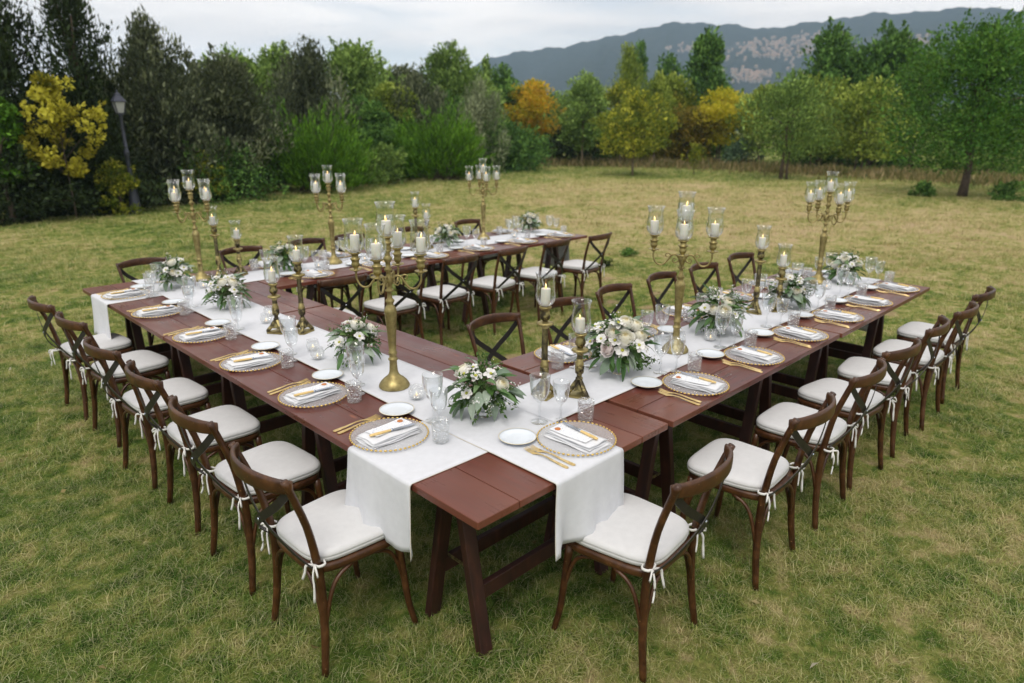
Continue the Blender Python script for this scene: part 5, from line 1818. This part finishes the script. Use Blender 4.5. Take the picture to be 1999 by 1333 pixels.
GOB_L, GOB_S = goblet_meshes(1.06), goblet_meshes(0.90)
PLACES = []
for i, y in enumerate([0.755, 1.39, 2.07, 2.775, 3.56, 4.27]):
    PLACES.append((0, y, FX, f'at the {ORD[i]} place from the near corner, outside the corner tables'))
PLACES.append((0.70, 0, FY, 'at the near end place, on the crossing runner'))
for i, x in enumerate([1.63, 2.26, 2.88, 3.49, 4.08, 4.73]):
    PLACES.append((x, -0.005, FY, f'at the {ORD[i]} place from the near corner, outside the near arm'))
for i, x in enumerate([1.51, 2.18, 2.83, 3.47, 4.10, 4.76]):
    PLACES.append((x, 1.128, BY, f'at the {ORD[i]} place from the corner tables, inside the near arm'))
for i, x in enumerate([1.60, 2.28, 2.91, 3.54, 4.22, 4.88]):
    PLACES.append((x, YC0, FY, f'at the {ORD[i]} place from the corner tables, inside the far arm'))
for i, x in enumerate([0.62, 1.50, 2.22, 2.78, 3.52, 4.60]):
    PLACES.append((x, LA, BY, f'at the {ORD[i]} place from the far corner, behind the far arm'))


def thing(name, me, x, y, z, rz, label, cat, group):
    o = link(name, me)
    o.location = (x, y, z)
    o.rotation_euler = (0, 0, rz)
    return tag(o, label, cat, group)


pr_ = random.Random(21)
for pi_, (ex, ey, rz, wh) in enumerate(PLACES):
    ca, sa = math.cos(rz), math.sin(rz)

    def L2W(u, v):
        return ex + u * ca - v * sa, ey + u * sa + v * ca
    j = lambda a: pr_.uniform(-a, a)
    x, y = L2W(0, 0.172)
    zc = max(surf_z(*L2W(du, dv)) for du in (-.16, 0, .16) for dv in (.01, .172, .33)) if pi_ in (0, 6) else H + 0.0012
    if pi_ == 5 or (19 <= pi_):
        zc = surf_z(x, y)
    # plates whose inner edge lies over a runner ride on it
    zc = max(zc, surf_z(*L2W(0, 0.335)), surf_z(*L2W(0.1, 0.30)), surf_z(*L2W(-0.1, 0.30)))
    zc -= 0.004
    ch = thing('charger_plate', CHG, x, y, zc, pr_.random() * 6, f'gold-rimmed glass charger {wh}', 'charger plate', 'gold-rimmed glass chargers')
    link('rim', CHG_RIM, ch)
    zn = zc + 0.0082
    na = rz + j(0.20) - 0.10
    nx, ny = L2W(j(.012) + 0.004, 0.166 + j(.008))
    npk = thing('napkin', NAPK[pi_ % 4], nx, ny, zn, na, f'folded napkin {wh}', 'napkin', 'folded napkins on the chargers')
    zt = zn + 0.0265
    cxn, cyn = L2W(-0.010 + j(.006), 0.178 + j(.006))
    cdn = thing('letter', CARD, cxn, cyn, zt, na + 0.05 + j(.05), f'orange-sealed letter {wh}', 'letter', 'sealed letters on the napkins')
    sl_ = link('wax_seal', SEAL, cdn, (-0.014, 0.070, 0.0036))
    kx, ky = L2W(0.024 + j(.006), 0.168 + j(.006))
    kn = empty('knife', (kx, ky, zt + 0.0075), na - 0.10 + j(.06))
    tag(kn, f'bone-handled knife {wh}', 'knife', 'bone-handled knives on the letters')
    link('blade', BLADE, kn, (0, 0.004, 0))
    link('handle', HANDLE, kn)
    link('ferrule', FERR, kn)
    for q, (u, tag_) in enumerate(((-0.183, 'inner gold fork'), (-0.212, 'outer gold fork'))):
        fx, fy = L2W(u + j(.004), 0.150 + j(.012) - q * 0.012)
        zf = max(surf_z(fx, fy), surf_z(*L2W(u, 0.27)), surf_z(*L2W(u, 0.04)))
        thing('fork', FORK, fx, fy, zf + 0.0004, rz + j(.05) + 0.04, f'{tag_} {wh}', 'fork', 'gold forks beside the chargers')
    sx, sy = L2W(-0.175 + j(.008), 0.345 + j(.008))
    zs = max(surf_z(*L2W(-0.175 + a, 0.345 + b)) for a in (-.046, 0, .046) for b in (-.046, 0, .046))
    s_ = thing('side_plate', SAUC, sx, sy, zs, pr_.random() * 6, f'small side plate {wh}', 'side plate', 'bluish white side plates')
    link('rim', SAUC_RIM, s_)
    tx, ty = L2W(0.185 + j(.012), 0.288 + j(.01))
    zt_ = max(surf_z(*L2W(0.185 + a, 0.288 + b)) for a in (-.03, .03) for b in (-.03, 0, .03))
    thing('tumbler', TUMB, tx, ty, zt_, pr_.random() * 6, f'cut-glass tumbler {wh}', 'tumbler', 'cut-glass tumblers')
    for (bm, sm), u, v, wd in ((GOB_L, 0.025, 0.405, 'taller'), (GOB_S, 0.110, 0.352, 'shorter')):
        gx, gy = L2W(u + j(.014), v + j(.012))
        g = empty('wine_goblet', (gx, gy, surf_z(gx, gy)), pr_.random() * 6)
        tag(g, f'{wd} wine goblet {wh}', 'goblet', 'cut-glass wine goblets')
        link('bowl', bm, g)
        link('stem', sm, g)


# ------------------------------------------------------------------ flower bowls
def petal_flower(kind, seed):
    r = random.Random(seed)
    mb = MB()
    tints = []
    if kind in ('rose', 'blush'):
        n = 24
        for k in range(n):
            t = k / (n - 1)
            a = k * 2.39996 + r.uniform(-.2, .2)
            ca, sa = math.cos(a), math.sin(a)
            Rk = 0.0065 + 0.0235 * t
            p1 = PI * (0.80 - 0.27 * t ** 1.5) + r.uniform(-.05, .05)
            span = 1.25 - 0.35 * t
            V = []
            nu, nv = 6, 6
            for j in range(nv):
                v = j / (nv - 1)
                ph = PI * 0.10 + (p1 - PI * 0.10) * v
                for i in range(nu):
                    u = 2 * (i / (nu - 1) - .5)
                    sp_ = span * u * (0.55 + 0.45 * math.sin(PI * min(1, v * 0.9 + 0.1)))
                    edge = 0.10 * u * u * v
                    ph2 = ph - edge * 1.6
                    flare = 1 + 0.16 * t * max(0, v - 0.75) * 4
                    rr = Rk * math.sin(ph2) * flare
                    zz = 0.020 - Rk * math.cos(ph2) * 0.95 - 0.006 * t
                    V.append((rr * math.cos(a + sp_), rr * math.sin(a + sp_), zz - 0.012))
            F = [(j * nu + i, j * nu + i + 1, (j + 1) * nu + i + 1, (j + 1) * nu + i) for j in range(nv - 1) for i in range(nu - 1)]
            mb.add(V, F)
            tints += [min(1, max(0, t * 0.95 + r.uniform(-.1, .1)))] * len(F)
        me = mb.mesh(kind, M['rose'] if kind == 'rose' else M['blush_petal'])
        set_tint(me, tints)
        return me
    n = 9
    for k in range(n):
        a = 2 * PI * k / n + r.uniform(-.12, .12)
        ca, sa = math.cos(a), math.sin(a)
        lift = r.uniform(0.35, 0.75) if k % 2 else r.uniform(0.15, 0.45)
        V = []
        nu, nv = 4, 4
        for j in range(nv):
            v = j / (nv - 1)
            for i in range(nu):
                u = i / (nu - 1) - .5
                w_ = 0.020 * math.sin(PI * (0.12 + 0.72 * v)) ** 0.8
                x = 0.003 + 0.025 * v * math.cos(lift * v)
                z = 0.002 + 0.025 * v * math.sin(lift) - 0.010 * v * v + 0.004 * (2 * u) ** 2
                y = u * w_
                V.append((x * ca - y * sa, x * sa + y * ca, z))
        F = [(j * nu + i, j * nu + i + 1, (j + 1) * nu + i + 1, (j + 1) * nu + i) for j in range(nv - 1) for i in range(nu - 1)]
        mb.add(V, F, 0)
        tints += [r.random()] * len(F)
    mb.lathe([(0.0065, 0.003), (0.006, 0.007), (0.003, 0.009), (0.0005, 0.0095)], 10, m=1, cap0=True)
    tints += [0.5] * (3 * 10 + 1)
    me = mb.mesh(kind, [M['white_petal'], M['flower_eye']])
    set_tint(me, tints)
    return me


FL = {'rose': [petal_flower('rose', k) for k in range(3)], 'white_flower': [petal_flower('white_flower', k) for k in range(3)], 'blush_flower': [petal_flower('blush', 7)]}


def big_leaf(wd, mat, tint, curl, seed, fold=0.12):
    r = random.Random(seed)
    mb = MB()
    nv, nu = 8, 5
    V = []
    for j in range(nv):
        v = j / (nv - 1)
        ww = wd * math.sin(PI * min(1, 0.04 + 0.96 * v ** 0.85)) ** 0.9
        for i in range(nu):
            u = i / (nu - 1) - .5
            V.append((u * ww, v, fold * abs(2 * u) * ww + curl * v * v + 0.02 * math.sin(5 * v + seed) * u))
    mb.add(V, [(j * nu + i, j * nu + i + 1, (j + 1) * nu + i + 1, (j + 1) * nu + i) for j in range(nv - 1) for i in range(nu - 1)])
    me = mb.mesh('leaf', mat)
    set_tint(me, [min(1, max(0, tint + r.uniform(-.1, .1))) for _ in range((nv - 1) * (nu - 1))])
    return me


EUC = [big_leaf(0.52, M['eucalyptus'], 0.15 + 0.28 * k, -0.25 - 0.08 * k, k) for k in range(4)]
OLV = [big_leaf(0.26, M['olive_leaf'], 0.1 + 0.28 * k, -0.2 - 0.1 * k, 10 + k) for k in range(4)]
OVL = [big_leaf(0.60, M['sprig'], 0.2 + 0.3 * k, -0.2, 20 + k) for k in range(3)]
BOWL = MB().lathe([(0.040, 0), (0.042, 0.002), (0.036, 0.005), (0.012, 0.010), (0.010, 0.028), (0.020, 0.036), (0.046, 0.052), (0.060, 0.078), (0.063, 0.10), (0.061, 0.10), (0.056, 0.079), (0.042, 0.056), (0.004, 0.042)], 28, cap0=True).mesh('bowl', M['stem'])
CORE = MB().lathe([(0.004, 0.055), (0.036, 0.064), (0.05, 0.085), (0.054, 0.105), (0.045, 0.125), (0.02, 0.138), (0.002, 0.14)], 14).mesh('foam', M['twig'])


def orient(d, roll):
    """matrix taking +y to d"""
    d = Vector(d).normalized()
    up = Vector((0, 0, 1))
    x = d.cross(up)
    if x.length < 1e-3:
        x = Vector((1, 0, 0))
    x.normalize()
    z = x.cross(d).normalized()
    Mx = Matrix((x, d, z)).transposed()
    return (Mx @ Matrix.Rotation(roll, 3, 'Y')).to_euler()


def flower_bowl(x, y, size, seed, label, roses, whites, blush, euc, olv):
    r = random.Random(seed)
    rr = np.random.default_rng(seed)
    z = surf_z(x, y)
    t = empty('flower_arrangement', (x, y, z), r.random() * 0.3)
    size *= 1.08
    t.scale = (size, size, size)
    tag(t, label, 'flower arrangement', 'low flower arrangements along the runners')
    link('bowl', BOWL, t)
    link('foam', CORE, t)
    cz = 0.115
    # facing the camera side more often so that blooms show where the photo shows them
    ta = math.atan2(CAM.y - y, CAM.x - x)

    def dome(el, az, rad):
        return (rad * math.cos(el) * math.cos(az), rad * math.cos(el) * math.sin(az), cz + rad * 0.95 * math.sin(el))

    heads = []

    def place(nm, k, srange):
        for q in range(k):
            for tries in range(60):
                az = ta + r.uniform(-1.25, 1.25) if r.random() < 0.75 else r.random() * 2 * PI
                el = r.uniform(0.12, 1.35)
                rad = r.uniform(0.098, 0.125)
                p = Vector(dome(el, az, rad))
                if all((p - h).length > 0.040 for h in heads):
                    break
            heads.append(p)
            me = FL[nm][r.randrange(len(FL[nm]))]
            o = link(nm if nm != 'blush_flower' else 'blush_rose', me, t, p)
            nrm = (p - Vector((0, 0, cz - 0.06))).normalized() + Vector((r.uniform(-.25, .25), r.uniform(-.25, .25), r.uniform(-.1, .3)))
            o.rotation_euler = nrm.to_track_quat('Z', 'Y').to_euler()
            s = r.uniform(*srange)
            o.scale = (s, s, s)
    place('rose', roses + 1, (1.0, 1.3))
    place('white_flower', whites + 3, (0.85, 1.2))
    place('blush_flower', blush, (0.85, 1.1))
    for nm, pool, cnt, l0, l1 in (('leaf', EUC, int(euc * 1.35), 0.055, 0.10), ('leaf', OLV, int(olv * 1.35), 0.06, 0.105), ('leaf', OVL, (euc + olv) // 2, 0.04, 0.06)):
        for q in range(cnt):
            az = r.random() * 2 * PI
            el = r.uniform(-0.65, 0.75) if r.random() < 0.8 else r.uniform(0.7, 1.3)
            rad = r.uniform(0.055, 0.11)
            p = Vector(dome(el, az, rad))
            d = Vector((math.cos(az), math.sin(az), math.sin(el) * 0.9 - 0.25 + r.uniform(-.35, .35)))
            d += Vector((r.uniform(-.4, .4), r.uniform(-.4, .4), 0))
            s = r.uniform(l0, l1)
            tip = p + d.normalized() * s
            if tip.z < 0.006:
                d.z += (0.012 - tip.z) / s
            o = link(nm, pool[r.randrange(len(pool))], t, p)
            o.rotation_euler = orient(d, r.uniform(-.7, .7))
            o.scale = (s, s, s)
    # small leaved sprigs and buds joined
    n = 900
    az = rr.uniform(0, 2 * PI, n)
    el = rr.uniform(-0.55, 1.45, n)
    rad = rr.uniform(0.05, 0.135, n)
    stem_n = 34
    sa, se = rr.uniform(0, 2 * PI, stem_n), rr.uniform(-0.5, 1.4, stem_n)
    k = rr.integers(0, stem_n, n)
    ff = rr.uniform(0.3, 1.0, n)
    ln = rr.uniform(0.11, 0.175, stem_n)
    base = np.stack([np.cos(se) * np.cos(sa), np.cos(se) * np.sin(sa), 0.92 * np.sin(se)], 1)
    C = base[k] * (ln[k] * ff)[:, None] + np.array([0, 0, cz]) + rr.normal(size=(n, 3)) * 0.007
    C[:, 2] = np.maximum(C[:, 2] - 0.02 * ff * (1 - np.sin(se[k])), 0.012)
    D = base[k] * 0.8 + rr.normal(size=(n, 3)) * 0.7
    Ls = rr.uniform(0.012, 0.026, n)
    o = link('foliage', leaf_cloud(C, D, Ls, Ls * 0.42, rr.random(n), M['sprig'], 'foliage'), t)
    o['kind'] = 'stuff'
    nb = 130
    kb = rr.integers(0, 12, nb)
    Cb = base[kb] * (ln[kb] * rr.uniform(0.8, 1.08, nb))[:, None] + np.array([0, 0, cz]) + rr.normal(size=(nb, 3)) * 0.009
    Cb[:, 2] = np.maximum(Cb[:, 2], 0.02)
    Lb = rr.uniform(0.006, 0.011, nb)
    o = link('small_blossom', leaf_cloud(Cb, rr.normal(size=(nb, 3)), Lb, Lb * 0.8, rr.random(nb), M['white_petal'], 'small_blossom', 0.3), t)
    o['kind'] = 'stuff'
    # a few stems rise above
    sb = MB()
    for q in range(stem_n):
        e = base[q] * ln[q] + np.array([0, 0, cz])
        e[2] = max(e[2] - 0.02 * (1 - math.sin(se[q])), 0.012)
        m_ = base[q] * ln[q] * 0.5 + np.array([0, 0, cz])
        sb.tube([(0, 0, cz), tuple(m_), tuple(e)], [0.0013, 0.0011, 0.0006], 4, up=(0.2, 1, 0.3))
    part('sprig_stems', sb, M['twig'], t)['kind'] = 'stuff'
    return t


FB = [
    (0.60, 0.64, 1.0, 1, 'flower bowl with grey-green eucalyptus and cream roses, at the near corner', 2, 4, 0, 24, 26),
    (0.575, 1.65, 0.95, 2, 'flower bowl with a pale yellow rose, beside the corner tables\' candelabrum', 3, 4, 0, 12, 24),
    (0.575, 3.33, 0.98, 3, 'flower bowl with white open blooms on the corner tables, past the candlesticks', 1, 7, 0, 10, 26),
    (0.55, 4.25, 0.95, 4, 'loose flower bowl at the far corner, beside the candelabrum', 1, 6, 0, 14, 24),
    (1.50, 0.565, 1.18, 5, 'largest flower bowl, with yellow-hearted cream roses and white daisies, near arm', 6, 9, 4, 22, 26),
    (2.53, 0.545, 1.08, 6, 'leafy flower bowl with one cream rose, second on the near arm', 2, 5, 1, 16, 38),
    (3.50, 0.53, 1.0, 7, 'flower bowl beside the candlestick pair, third on the near arm', 3, 4, 0, 18, 26),
    (4.63, 0.545, 1.0, 8, 'flower bowl at the free end of the near arm, white round blooms', 3, 6, 0, 14, 26),
    (1.50, 4.30, 0.95, 9, 'flower bowl with white blooms on the far arm, before the middle candelabrum', 3, 4, 0, 14, 24),
    (3.40, 4.30, 0.95, 10, 'flower bowl with big cream roses at the middle of the far arm', 4, 3, 0, 14, 24),
    (4.84, 4.42, 0.95, 11, 'flower bowl at the free end of the far arm', 3, 4, 0, 14, 26),
]
for a in FB:
    flower_bowl(*a)
